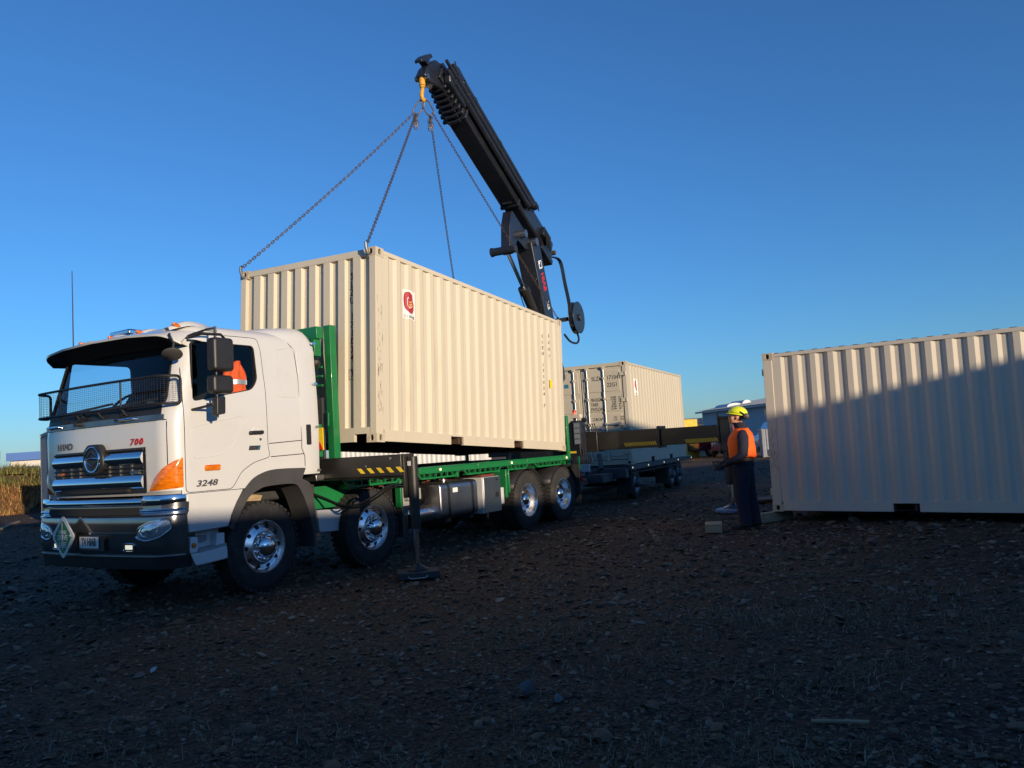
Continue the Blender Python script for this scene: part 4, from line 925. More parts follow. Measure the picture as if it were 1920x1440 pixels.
def cbar(z0, z1, name, m='chrome', bul=.045, y0=gy0+.012, y1=gy1-.012, o=.012):
    global b
    b = MB(); rows = []; K = 8
    for k in range(K+1):
        t = k/K; zz = z0+(z1-z0)*t; oo = o+bul*math.sin(PI*(.08+.84*t))**.7; rows.append([(fx(y0+(y1-y0)*i/20, 1.5, oo), y0+(y1-y0)*i/20, zz) for i in range(21)])
    b.grid(rows)
    for i in (0, 20): b.add([r[i] for r in rows], [tuple(range(K+1))])
    return b.build(name, m, grille)
cbar(1.545, 1.665, 'chrome_bar'); cbar(1.285, 1.42, 'chrome_bar'); cbar(1.495, 1.515, 'grille_slat', 'black_plastic', .02); cbar(1.452, 1.466, 'grille_slat', 'black_plastic', .02); cbar(1.68, 1.705, 'grille_slat', 'black_plastic', .02)
for k in range(8):
    y = .58+.19*k
    if abs(y-YC) < .2: continue
    b = MB(); gp(y, y+.02, 1.425, 1.54, 0, .02, 1); b.build('grille_rib', 'badge_grey', grille)
b = MB(); gp(.62, 1.95, 1.25, 1.283, 0, .05, 12); b.build('grille_slot', 'black_rubber', grille)
b = MB(); gp(1.90, 2.03, 1.455, 1.49, 0, .03, 4); b.build('grille_lamp', 'amber', grille); b = MB(); gp(.46, .60, 1.44, 1.47, 0, .03, 4); b.build('grille_badge', 'dull_steel', grille)
ex = fx(YC, 1.5, .03); EC = Vector((ex, 1.20, 1.618))
b = MB(); b.prism(rpoly([(1.20-.195, 1.53), (1.20-.195, 1.66), (1.20-.12, 1.785), (1.20+.12, 1.785), (1.20+.195, 1.66), (1.20+.195, 1.53), (1.20+.10, 1.455), (1.20-.10, 1.455)], .06, 5), 'x', ex-.035, ex+.05); em = b.build('emblem', 'black_plastic', grille, bevel=.012)
b = MB(); q = EC+Vector((-.038, 0, 0))
b.tube([q+Vector((0, .135*math.cos(t), .135*math.sin(t))) for t in [2*PI*k/40 for k in range(40)]], .012, 8, closed=True)
b.tube([q+Vector((0, .13-.26*k/12, .012*math.sin(PI*k/12)+.0)) for k in range(13)], .012, 6)
for sg_ in (1, -1): b.tube([q+Vector((0, .125*math.cos(t)*.95, sg_*(.012+.07*(1-abs(math.cos(t)))))) for t in [PI*k/16 for k in range(17)]], .007, 6)
b.build('emblem_ring', 'chrome', em)
# corner lamps
pc = Plan(xf(1.4), YC, .885)
def corner(poly, o0, o1, m, name, mirror=True, pl=pc, z3=None):
    for k in ((0, 1) if mirror else (0,)):
        P = [(s_ if k == 0 else pl.len[-1]-s_, z) for s_, z in poly]; b = MB(); blob(b, pl, P, o0, o1); b.build(name, m, truck, ang=60)
sx_ = pc.s_of(x=-1.045); sL = pc.s_of(y=.34)
corner(rpoly([(sx_, 1.585), (sx_, 1.27), (sL, 1.245), (sL-.07, 1.37), (sL-.20, 1.485), (sL-.30, 1.545)], .015, 3), .004, .018, 'amber', 'indicator_lamp')
b = MB(); patch(b, pc, sx_+.01, pc.len[-1]-sx_-.01, 1.205, 1.24, -.012, 30, 1, .03); b.build('panel_sill', 'grey_trim', truck)
# bumper
def bx_at(z): return lerp([(.45, -1.27), (.55, -1.32), (.62, -1.345), (.98, -1.355), (1.02, -1.335), (1.2, -1.325)], z)
BP = lambda z, d=0: Plan(bx_at(z)+d, YC+.012-d, -1.03, rc=.27, bow=.09)
rows = [[(x, y, z) for x, y in BP(z).pts] for z in (.45, .50, .56, .585, .62, .70, .80, .90, .975, 1.0, 1.02, 1.09, 1.12)]
b = MB(); inner = [[(x, y, z) for x, y in BP(z, .12).pts] for z in (1.12, .45)]
b.grid(rows+inner+[rows[0]]); bumper = b.build('bumper', 'bumper_paint', truck, ang=30)
P1 = Plan(-1.348, YC+.014, -1.03, rc=.27, bow=.09); so1 = outward(P1); LN = P1.len[-1]
sA = P1.s_of(y=.33)
b = MB(); patch(b, P1, sA, LN-sA, 1.10, 1.185, -.012, 24, 8, .04, zoff=lambda t: .035*math.sin(PI*t)**.6); b.build('chrome_bar', 'chrome', bumper)
for k in (0, 1):
    b = MB(); q0, q1 = (.02, sA+.02) if k == 0 else (LN-sA-.02, LN-.02); patch(b, P1, q0, q1, 1.10, 1.20, -.016, 14, 4, .03, zoff=lambda t: .012*math.sin(PI*t)); b.build('corner_trim', 'chrome' if k == 0 else 'chrome', bumper)
    b = MB(); q0, q1 = (.03, sA+.05) if k == 0 else (LN-sA-.05, LN-.03); patch(b, P1, q0, q1, 1.028, 1.062, .0, 14, 3, .03, zoff=lambda t: .012*math.sin(PI*t)); b.build('corner_strip', 'chrome', bumper)
b = MB(); patch(b, P1, .02, LN-.02, .985, 1.006, .006, 40, 3, .03, zoff=lambda t: .014*math.sin(PI*t)); b.build('chrome_strip', 'chrome', bumper)
b = MB(); patch(b, P1, sA+.05, LN-sA-.05, 1.012, 1.088, .003, 24, 1, .02); b.build('bumper_slot', 'black_rubber', bumper)
b = MB(); patch(b, P1, sA+.10, LN-sA-.10, .815, .828, .008, 30, 2, .02); b.build('lower_strip', 'chrome', bumper)
b = MB(); patch(b, P1, sA+.35, LN-sA-.35, .84, .955, .003, 20, 1, .02); b.build('air_intake', 'black_rubber', bumper)
b = MB(); patch(b, P1, .05, LN-.05, .578, .588, .004, 40, 1, .02); b.build('lip_strip', 'dull_steel', bumper)
b = MB(); PL = Plan(-1.318, YC+.014, -1.03, rc=.27, bow=.09); patch(b, PL, .02, PL.len[-1]-.02, .448, .572, .012, 40, 2, .03, zoff=lambda t: .02*t); b.build('bumper_lip', 'black_plastic', bumper)
s1_ = P1.s_of(y=.46)
HL = rpoly([(s1_, .77), (s1_-.05, .88), (s1_-.25, .945), (s1_-.45, .955), (s1_-.46, .86), (s1_-.34, .77), (s1_-.15, .735)], .05, 4)
for k in (0, 1):
    P = [(q if k == 0 else LN-q, z) for q, z in HL]; b = MB(); blob(b, P1, P, .002, .022); hl = b.build('headlight', 'lamp_glass', bumper, ang=60)
    b = MB(); b.tube([P1.pt(q, z, so1*.006) for q, z in P], .008, 6, closed=True); b.build('headlight_trim', 'chrome', hl)
    for u_, v_, r_ in ((s1_-.14, .835, .052), (s1_-.29, .865, .045)): q_ = u_ if k == 0 else LN-u_; c_ = Vector(P1.pt(q_, v_, so1*.004)); n_ = Vector(P1.pt(q_, v_, so1*1.0))-Vector(P1.pt(q_, v_, 0)); b = MB(); b.lathe([(r_, .0), (r_*.92, .012), (r_*.6, .006), (r_*.3, .014), (.001, .018)], c_, n_, 18); b.build('headlight_bulb', 'chrome', hl, ang=60)
    sF = P1.s_of(y=.56); sF = sF if k == 0 else LN-sF
    b = MB(); patch(b, P1, sF-.085, sF+.085, .635, .715, .004, 4, 1, .02); fo = b.build('fog_lamp_housing', 'black_plastic', bumper); b = MB(); b.tube([P1.pt(sF+u, v, so1*.008) for u, v in rpoly([(-.085, .635), (.085, .635), (.085, .715), (-.085, .715)], .02)], .006, 6, closed=True); b.build('fog_lamp_rim', 'chrome', fo)
    b = MB(); patch(b, P1, sF-.055, sF+.055, .655, .70, .008, 4, 1, .01); b.build('fog_lamp', 'led', fo)
for y in (.95, 1.28, 1.58):
    p_ = Vector(P1.pt(P1.s_of(y=y), .525, so1*.0)); b = MB(); b.lathe([(.02, -.02), (.02, .012), (.012, .02), (.001, .022)], p_+Vector((.035, 0, 0)), (-1, 0, 0), 12); b.build('bumper_lamp', 'marker_led', bumper)
xp = bx_at(.75)-.028
b = MB(); b.box(xp-.004, xp, 1.02, 1.38, .665, .79); np_ = b.build('number_plate', 'plate_white', bumper, bevel=.003)
b = MB(); b.text('TV HIAB', .118, (xp-.006, 1.20, .728), (0, -1, 0), (0, 0, 1), sx=.62, ext=.001, bold=.012); b.build('plate_lettering', 'ink', np_, smooth=False)
b = MB(); b.box(xp+.005, xp+.03, .93, 1.42, .64, .805); b.build('plate_mount', 'black_plastic', bumper)
# safety diamond
dx = xp-.075; DC = (1.575, .79)
b = MB(); D1 = rpoly([(DC[0], DC[1]+.245), (DC[0]-.225, DC[1]+.01), (DC[0], DC[1]-.245), (DC[0]+.225, DC[1]+.01)], .05, 4); b.prism(D1, 'x', dx, dx+.012); ds = b.build('safety_sign', 'plate_white', bumper)
b = MB(); b.prism([(DC[0]+(y-DC[0])*.78, DC[1]+(z-DC[1])*.78) for y, z in D1], 'x', dx-.003, dx); b.build('sign_face', 'sign_green', ds)
b = MB()
for t, s_, z in (('PLEASE', .055, .845), ('DRIVE', .085, .785), ('SAFE', .085, .705)): b.text(t, s_, (dx-.0045, DC[0], z), (0, -1, 0), (0, 0, 1), sx=.85, ext=.001, bold=.012)
b.build('sign_lettering', 'plate_white', ds, smooth=False)
b = MB(); b.cyl((dx-.008, DC[0], .66), (dx-.008, DC[0], .96), .004, n=6)
for u, v in ((0, .19), (0, -.19), (.15, .02), (-.15, .02), (.11, -.1), (-.11, -.1)): b.cyl((dx-.008, DC[0]+u, DC[1]+v), (dx, DC[0]+u, DC[1]+v), .012, n=8)
b.build('sign_bolt', 'plate_white', ds); b = MB(); b.bar((dx+.01, DC[0], .8), (dx+.12, DC[0], .8), .05, .05); b.build('sign_mount', 'black_plastic', ds)
# stone guard in front of the screen
GP = Plan(-1.315, YC+.01, -1.045, rc=.17, bow=.06, n1=2); gl = GP.len[-1]; g0, g1 = .02, gl-.02
b = MB(); rr_ = rpoly([(g0, 2.15), (g1, 2.15), (g1, 2.44), (g0, 2.44)], .05, 4); path = []
for p_, q_ in zip(rr_, rr_[1:]+rr_[:1]):
    n_ = max(1, int(abs(q_[0]-p_[0])/.05))
    for k in range(n_): t = k/n_; path.append(GP.pt(p_[0]+(q_[0]-p_[0])*t, p_[1]+(q_[1]-p_[1])*t))
b.tube(path, .015, 8, closed=True)
for f_ in (.30, .72): b.tube([GP.pt(gl*f_, 2.15), GP.pt(gl*f_, 2.44)], .009, 6)
for f_ in (.30, .45, .6, .72): x, y, _, _ = GP.at(gl*f_); b.tube([(x, y, 2.15), (x+.03, y, 2.10), (x+.10, y, 2.04)], .012, 6)
sgd = b.build('stone_guard', 'mesh_wire', truck)
b = MB()
for k in range(13): z = 2.170+.0207*k; b.tube([GP.pt(g0+(g1-g0)*i/44, z) for i in range(45)], .0015, 3, caps=False)
for k in range(74): q = g0+(g1-g0)*(k+.5)/74; b.tube([GP.pt(q, 2.155), GP.pt(q, 2.436)], .0013, 3, caps=False)
b.build('guard_mesh', 'mesh_wire', sgd, smooth=False)
# mirrors
b = MB(); b.tube([(-.93, .0, 2.86), (-.92, -.20, 2.88), (-.86, -.27, 2.87), (-.72, -.24, 2.88), (-.62, -.2, 2.83)], .015, 8); b.tube([(-.80, -.25, 2.96), (-.80, -.25, 1.98)], .014, 8); b.tube([(-.93, .02, 2.08), (-.84, -.24, 2.12), (-.80, -.25, 2.18)], .014, 8); b.tube([(-.80, -.25, 2.94), (-.86, -.2, 2.93), (-.93, .03, 2.88)], .012, 6)
arm = b.build('mirror_arm', 'black_plastic', truck)
def mirror(x0, x1, z0, z1, name, tp=.0):
    b = MB(); P = rpoly([(x0, z0), (x1+tp, z0), (x1, z1), (x0+tp, z1)], .045, 4); b.prism(P, 'y', -.335, -.20); return b.build(name, 'black_plastic', arm, bevel=.035, seg=4)
mirror(-.885, -.62, 2.475, 2.835, 'mirror_head'); mirror(-.90, -.635, 2.235, 2.43, 'mirror_head')
b = MB(); b.prism(rpoly([(-.85, 2.0), (-.74, 2.02), (-.735, 2.20), (-.845, 2.20)], .015), 'y', -.31, -.22); b.build('mirror_foot', 'black_plastic', arm, bevel=.01)
b = MB(); c_ = Vector((-1.16, -.02, 2.66)); b.lathe([(.001, -.03), (.07, -.026), (.10, -.012), (.105, .0), (.10, .008), (.001, .010)], c_, (-.25, -.35, -.75), 24); km = b.build('kerb_mirror', 'flare_plastic', truck, ang=60); b = MB(); b.tube([c_+Vector((0, 0, .03)), c_+Vector((.02, .0, .12)), c_+Vector((.0, .04, .22)), c_+Vector((.06, .12, .24))], .012, 6); b.build('kerb_mirror_arm', 'black_plastic', km)
# side skirts, steps, arch flares
FLO = [(-.53, .80), (-.49, .81), (-.46, .93), (-.39, 1.05), (-.29, 1.18), (-.14, 1.31), (.08, 1.38), (.33, 1.39), (.635, 1.38), (.57, 1.25), (.71, 1.17), (.755, .95), (.775, .73), (.755, .42)]
FLI = [(.72, .41), (.715, .59), (.65, .88), (.53, 1.13), (.41, 1.20), (.05, 1.20), (-.09, 1.17), (-.24, 1.09), (-.40, .87), (-.47, .76)]
def smooth(P, n=4):
    out = []
    for i in range(len(P)-1):
        p0, p1, p2, p3 = (Vector(P[max(0, i-1)]), Vector(P[i]), Vector(P[i+1]), Vector(P[min(len(P)-1, i+2)]))
        for k in range(n):
            t = k/n; out.append(tuple(.5*((2*p1)+(p2-p0)*t+(2*p0-5*p1+4*p2-p3)*t*t+(3*p1-p0-3*p2+p3)*t**3)))
    return out+[tuple(P[-1])]
FLS = smooth(FLO[:8])+FLO[8:9]+smooth(FLO[9:])+smooth(FLI)
for k in (0, 1):
    Y = lambda a, b_: (a, b_) if k == 0 else (2*YC-a, 2*YC-b_)
    b = MB(); b.prism(FLS, 'y', *Y(-.025, .30)); b.build('arch_flare', 'flare_plastic', truck, bevel=.012)
    b = MB(); b.prism([(-1.02, 1.195), (-.285, 1.195), (-.39, 1.045), (-.46, .92), (-.505, .80), (-1.01, .79)], 'y', *Y(.0, .25)); sk = b.build('side_skirt', 'white_paint', truck, bevel=.012)
    b = MB(); b.tube([(-.93, Y(-.001, 0)[0], 1.19), (-.925, Y(-.001, 0)[0], 1.10), (-.90, Y(-.001, 0)[0], 1.05), (-.895, Y(-.001, 0)[0], .80)], .005, 5); b.build('skirt_fold', 'white_paint', sk)
    b = MB(); b.prism(rpoly([(-1.0, .565), (-.53, .60), (-.525, .455), (-.93, .435), (-.985, .50)], .03), 'y', *Y(.0, .32)); sp = b.build('lower_step', 'white_trim', truck, bevel=.012)
    b = MB(); b.prism([(-1.0, .56), (-.53, .56), (-.53, .80), (-1.0, .80)], 'y', *Y(.14, .30)); b.prism(rpoly([(-1.005, .57), (-.90, .58), (-.90, .74), (-.99, .74)], .02), 'y', *Y(.002, .14)); b.prism([(-.66, .56), (-.54, .56), (-.54, .74), (-.64, .74)], 'y', *Y(.03, .14)); b.build('step_housing', 'white_trim', sp, bevel=.006)
    b = MB(); b.prism([(-.9, .565), (-.54, .60), (-.54, .625), (-.88, .60)], 'y', *Y(.0, .16)); b.build('tread_plate', 'grey_trim', sp)
    b = MB(); b.prism(rpoly([(-.82, .66), (-.70, .67), (-.70, .74), (-.82, .74)], .015), 'y', *Y(.125, .14)); b.build('lock_plate', 'dull_steel', sp)
    b = MB(); b.lathe([(.028, 0), (.026, .01), (.001, .014)], (-.955, Y(.002, 0)[0], .655), (0, -1 if k == 0 else 1, 0), 16); b.build('step_reflector', 'amber', sp)
AX = (0, 1.85, 6.036, 7.346)
for x in AX[:2]:
    make_wheel(.52, .29, .305, False, truck, (x, .02, .515), False); make_wheel(.52, .29, .305, False, truck, (x, 2.47, .515), True)
for x in AX[2:]:
    for f_, y in ((False, .05), (True, 2.44)):
        make_wheel(.52, .28, .305, True, truck, (x, y, .515), f_)
        make_wheel(.52, .28, .305, None, truck, (x, y+(.32 if not f_ else -.32), .515), f_, tread=True)
# chassis
b = MB()
for y in (.82, 1.60): b.box(-1.1, 9.0, y, y+.08, .80, 1.06)
for x in (-.6, .6, 1.4, 2.6, 3.4, 4.6, 5.4, 6.7, 8.0): b.box(x, x+.08, .9, 1.6, .84, 1.02)
b.build('chassis_frame', 'black_plastic', truck, bevel=.006)
for x in AX:
    b = MB(); b.cyl((x, .3, .515), (x, 2.19, .515), .07, n=12)
    if x > 5: b.lathe([(.001, -.2), (.16, -.14), (.19, 0), (.16, .14), (.001, .2)], (x, 1.245, .515), (0, 1, 0), 16)
    for y in (.86, 1.64): b.box(x-.6, x+.6, y-.04, y+.04, .60, .66); b.box(x-.06, x+.06, y-.05, y+.05, .5, .82)
    b.build('axle', 'trailer_dark', truck)
b = MB(); b.prism([(-.28, 1.05), (.30, 1.0), (.34, 1.08), (-.05, 1.14), (-.05, 1.20), (-.25, 1.18)], 'y', .42, .8); b.build('spring_bracket', 'timber', truck, bevel=.01)
b = MB(); b.box(-.9, .9, .5, 2.0, 1.0, 1.45); b.box(.95, 1.5, .7, 1.8, .7, 1.2); b.build('engine_block', 'trailer_dark', truck, bevel=.03)
b = MB(); b.prism(rpoly([(.98, .83), (1.52, .80), (1.52, .55), (1.48, .52), (1.0, .55)], .03), 'y', .16, .24); b.build('chassis_side_panel', 'box_white', truck, bevel=.008)
for y0 in (.30, 2.13): MB().box(.90, 1.9, y0, y0+.06, .83, 1.12).build('subframe_panel', 'green_paint', truck, bevel=.006)
# mudguards and flaps
b = MB(); b.box(2.46, 2.49, .02, .34, .30, 1.10); b.build('mudflap', 'flap', truck)
for q_ in ((2.42, 2.455, .0, .10, .72, 1.12), (5.24, 5.29, .02, .34, .62, 1.10), (5.30, 5.34, .0, .06, .70, 1.10)): MB().box(*q_).build('flap_bracket', 'green_paint', truck, bevel=.006)
b = MB(); b.box(7.99, 8.01, .02, .62, .25, 1.05); b.build('mudflap', 'flap', truck)
b = MB(); b.box(8.0, 8.02, .0, .03, .95, 1.2); b.build('flap_stay', 'green_paint', truck)
for x in AX[2:]:
    b = MB(); rows = []
    for k in range(13):
        t = rad(25+130*k/12); rows.append([(x+.62*math.cos(t), y, .515+.60*math.sin(t)-.03) for y in (.04, .62)])
    b.grid(rows); g_ = b.build('mudguard', 'black_plastic', truck); g_.modifiers.new('s', 'SOLIDIFY').thickness = .015
# deck
b = MB(); b.box(1.32, 7.62, .10, 2.39, 1.13, 1.195); b.build('deck_floor', 'trailer_dark', truck)
for k, y0 in enumerate((.0, 2.41)):
    for x0, x1 in ((1.35, 2.86), (2.88, 4.385), (4.395, 5.955), (5.965, 7.56)):
        b = MB(); b.box(x0, x1, y0, y0+.08, 1.155, 1.25); b.box(x0, x1, y0-.006, y0+.086, 1.235, 1.256); b.build('side_rail', 'green_paint', truck, bevel=.006)
    for x0, x1 in ((1.35, 2.45), (2.86, 3.86), (4.02, 5.10), (5.30, 6.0), (6.25, 7.3)):
        b = MB(); b.box(x0+.08, x1-.08, y0+.01, y0+.05, 1.075, 1.10)
        b.bar((x0+.08, y0+.03, 1.088), (x0, y0+.03, 1.16), .03, .025); b.bar((x1-.08, y0+.03, 1.088), (x1, y0+.03, 1.16), .03, .025)
        n = int((x1-x0)/.14)
        for i in range(1, n): xx = x0+(x1-x0)*i/n; b.box(xx-.008, xx+.008, y0+.015, y0+.045, 1.10, 1.155)
        b.build('tie_rail', 'green_paint', truck)
    for x in (2.0, 3.37, 5.42, 7.45):
        b = MB(); q = -1 if k == 0 else 1; yy = y0 if k == 0 else y0+.08
        b.lathe([(.022, 0), (.02, .008), (.001, .012)], (x, yy+q*.006, 1.205), (0, q, 0), 12); b.build('side_marker', 'marker_led', truck)
b = MB()
for x in [1.5+.6*k for k in range(11)]: b.box(x, x+.06, .08, 2.41, 1.06, 1.13)
b.build('deck_bearers', 'green_paint', truck)['kind'] = 'stuff'
# front bulkhead (green frame behind the cab)
b = MB(); b.box(1.165, 1.275, .0, .11, 1.28, 3.205); b.build('bulkhead_post', 'green_paint', truck, bevel=.006)
b = MB(); b.box(1.05, 1.15, 2.38, 2.49, 1.28, 3.205); b.build('bulkhead_post', 'green_paint', truck, bevel=.006)
b = MB(); b.box(1.04, 1.155, .11, 2.38, 3.03, 3.19); b.build('bulkhead_beam', 'green_paint', truck, bevel=.008)
b = MB(); b.box(1.0, 1.12, .12, .30, 2.80, 3.02); b.box(1.03, 1.13, .30, 2.2, 2.76, 3.0); b.build('bulkhead_bracket', 'green_paint', truck, bevel=.008)
for z in (2.66, 2.54, 2.42):
    b = MB(); b.cyl((1.1, .1, z), (1.1, 2.40, z), .016, n=10); b.build('bulkhead_bar', 'green_paint', truck)
b = MB(); b.box(1.07, 1.11, .1, 2.4, 1.3, 2.26); b.build('bulkhead_panel', 'trailer_dark', truck)
b = MB(); b.lathe([(.001, .05), (.05, .04), (.065, 0), (.06, -.015), (.001, -.02)], (1.05, .16, 2.71), (-.5, -.7, -.3), 16); b.build('work_lamp', 'black_plastic', truck)
b = MB(); b.tube([(1.06, .02, 1.88), (1.04, -.03, 1.89), (1.04, -.04, 2.05), (1.06, .02, 2.06)], .011, 8); b.build('grab_rail', 'green_paint', truck)
b = MB(); b.box(1.0, 1.06, .1, .5, 1.5, 1.92); b.build('bulkhead_locker', 'green_paint', truck, bevel=.008)
b = MB(); P_ = [(.155, 1.60), (.02, 1.585), (.02, 1.87), (.155, 1.87)]; b.prism(P_, 'x', .985, .998); hs = b.build('hazard_board', 'sign_yellow', truck)
b = MB(); b.prism([(.154, 1.602), (.022, 1.588), (.06, 1.67), (.154, 1.76)], 'x', .981, .985); b.build('board_stripe', 'sign_red', hs)
# fuel tank, air tank, tool box
TK = rpoly([(.06, .44), (.06, 1.0), (.66, 1.0), (.66, .44)], .11, 6)
b = MB(); b.prism(TK, 'x', 3.42, 4.44); tk_ = b.build('fuel_tank', 'tank_steel', truck, bevel=.03, seg=3)
cy_, cz2 = .36, .72
for x in (3.62, 4.26):
    b = MB(); P_ = [(cy_+(y-cy_)*1.022, cz2+(z-cz2)*1.03) for y, z in TK]; n = len(P_); b.add([(x+dx_, y, z) for dx_ in (0, .05) for y, z in P_], [(i, (i+1) % n, n+(i+1) % n, n+i) for i in range(n)]); b.build('tank_strap', 'black_plastic', tk_)
    b = MB(); b.box(x-.02, x+.07, .1, .75, .385, .43); b.build('tank_bracket', 'trailer_dark', tk_)
b = MB(); b.cyl((3.72, .22, .99), (3.72, .22, 1.03), .05, n=16); b.cyl((3.72, .22, 1.03), (3.72, .22, 1.06), .035, n=12); b.build('filler_cap', 'alloy', tk_)
b = MB(); b.box(3.74, 3.87, .0545, .0575, .83, .90); b.build('tank_label', 'plate_white', tk_)
b = MB(); b.lathe([(.001, -.10), (.07, -.085), (.11, -.05), (.125, 0), (.125, .5), (.001, .55)], (3.10, .30, .55), (1, 0, 0), 28); b.build('air_tank', 'alloy', truck, ang=50)
b = MB(); b.box(2.75, 3.25, .34, .62, .7, 1.02); b.box(2.9, 3.2, .25, .35, .78, .95); b.build('battery_box', 'grey_trim', truck, bevel=.01)
b = MB(); b.tube([(2.8, .3, .7), (3.0, .25, .66), (3.3, .28, .68), (3.42, .35, .75)], .012, 6); b.tube([(2.9, .28, .9), (3.1, .22, .98), (3.35, .3, .9)], .010, 6); b.build('air_hose', 'cable', truck)
b = MB(); b.box(4.555, 5.09, .05, .55, .415, 1.005); tb = b.build('tool_box', 'box_white', truck, bevel=.008)
b = MB(); b.box(4.575, 5.085, .035, .05, .42, 1.0); tl = b.build('tool_box_lid', 'tank_steel', tb, bevel=.006)
b = MB(); b.cyl((4.96, .036, .70), (4.96, .024, .70), .045, n=20); b.build('lid_lock', 'black_plastic', tl)
b = MB(); b.lathe([(.032, 0), (.03, .004), (.001, .005)], (4.98, .034, .955), (0, -1, 0), 20); b.v = [(4.98+(x-4.98)*1.25, y, .955+(z-.955)*.7) for x, y, z in b.v]; b.build('maker_plate', 'car_blue', tl)
b = MB(); b.box(5.085, 5.22, .06, .09, .52, .80); b.build('box_side_plate', 'box_white', tb, bevel=.01)
b = MB(); b.box(4.6, 5.0, .1, .4, 1.01, 1.05); b.build('strap_rack', 'rust_red', tb)
# front stabiliser
b = MB(); b.box(1.06, 1.30, -1.17, 2.3, 1.215, 1.475); b.prism([(-1.17, 1.19), (.32, 1.19), (.32, 1.215), (-1.17, 1.215)], 'x', 1.09, 1.27); fs = b.build('stabiliser_beam', 'beam_paint', truck, bevel=.012)
b = MB()
for k in range(5):
    y = -.47-.155*k; b.prism([(y, 1.325), (y-.065, 1.325), (y-.13, 1.262), (y-.065, 1.262)], 'x', 1.055, 1.0585)
b.build('hazard_stripes', 'hazard_yellow', fs, smooth=False)['kind'] = 'stuff'
b = MB(); b.cyl((1.06, -1.02, 1.43), (1.045, -1.02, 1.43), .018, n=10); b.cyl((1.06, -.62, 1.35), (1.05, -.62, 1.35), .014, n=10); b.build('beam_bolt', 'dull_steel', fs)
b = MB(); b.cyl((1.18, -1.25, .58), (1.18, -1.25, 1.44), .062, n=20); b.box(1.08, 1.28, -1.20, -1.165, .95, 1.47); b.box(1.10, 1.26, -1.20, -1.15, .58, .75); lg = b.build('stabiliser_leg', 'beam_paint', truck, bevel=.006)
b = MB(); b.cyl((1.18, -1.25, .14), (1.18, -1.25, .60), .034, n=18); b.build('leg_rod', 'hydraulic_rod', lg)
b = MB(); b.lathe([(.035, .17), (.05, .15), (.12, .115), (.13, .10), (.001, .10)], (1.18, -1.25, 0), (0, 0, 1), 20); b.build('leg_foot', 'beam_paint', lg)
b = MB(); b.box(1.114, 1.117, -1.275, -1.225, 1.33, 1.385); b.build('leg_label', 'plate_white', lg)
for d in (0, .03):
    b = MB(); b.tube(sm3([(1.0+d, .40, 1.08-d), (1.04+d, .10, .98-d), (1.06+d, -.18, .885-d), (1.06+d, -.45, .885-d), (1.08+d, -.72, .99-d), (1.1+d, -.93, 1.10-d), (1.14+d, -1.16, 1.11-d)]), .013, 8); b.build('hydraulic_hose', 'cable', truck)
b = MB(); b.box(.92, 1.06, .10, .4, 1.2, 1.28); b.box(.93, 1.0, .22, .34, 1.04, 1.16); b.build('valve_block', 'dull_steel', truck, bevel=.008)
# rear corner post of the deck
b = MB(); b.box(7.56, 7.63, -.002, .05, 1.06, 2.02); b.box(7.545, 7.56, .005, .045, 1.2, 2.0); b.build('rear_post', 'green_paint', truck, bevel=.004)
b = MB(); b.box(7.56, 7.63, 2.44, 2.49, 1.06, 2.02); b.build('rear_post', 'green_paint', truck, bevel=.004)
b = MB(); b.box(7.50, 7.62, .1, 2.39, 1.06, 1.24); b.build('deck_tail_beam', 'green_paint', truck, bevel=.006)
b = MB(); b.bar((8.05, .2, .62), (10.2, 1.0, .58), .10, .12); b.build('drawbar_coupling', 'trailer_dark', truck)
# hi-vis jacket hanging inside the cab
jk = empty('hanging_jacket', M_T @ Matrix.Translation((-.16, .20, 2.31)), 'orange high visibility jacket with silver band hanging inside the truck cab', 'jacket')
b = MB(); rows = []
for j in range(9):
    z = .36-.40*j/8; w_ = lerp([(-.04, .12), (.15, .11), (.28, .08), (.36, .015)], z)
    rows.append([(.12*math.cos(t)*.0+w_*math.cos(t)+.015*math.sin(3*t+j), .05*math.sin(t)+.012*math.sin(5*t+z*9), z) for t in [2*PI*k/20 for k in range(20)]])
b.grid(rows, closed=True); b.build('body', 'orange_vest', jk, ang=60)
b = MB(); rows = [[(p[0]*1.04, p[1]*1.15-.002, z) for p in rows[5]] for z in (.085, .14)]; b.grid(rows, closed=True); b.build('reflective_band', 'silver_tape', jk, ang=60)
b = MB(); b.tube([(-.10, .0, .27), (-.16, -.02, .2), (-.19, -.02, .1), (-.20, -.01, -.02)], [.035, .045, .045, .04], 10); b.build('sleeve', 'orange_vest', jk, ang=60)
# air lines and cables along the chassis
for k, (y, z, m) in enumerate(((.70, .96, 'cable'), (.74, .90, 'cable'), (.66, 1.0, 'rust_red'), (.60, .93, 'cable'))):
    pts = [(.9+.45*i, y+.03*math.sin(i*1.7+k), z+.03*math.sin(i*2.3+k*2)) for i in range(16)]
    MB().tube(pts, .012, 6).build('chassis_cable', m, truck)
for k, (x0, x1) in enumerate(((.95, 1.25), (.98, 1.32), (1.0, 1.2))):
    MB().tube([(x0, .9+.2*k, 1.55), (x0+.02, .9+.2*k, 1.25-.04*k), ((x0+x1)/2, .95+.2*k, 1.12-.05*k), (x1, .9+.2*k, 1.22), (x1, .9+.2*k, 1.4)], .014, 8).build('air_hose', 'cable', truck)
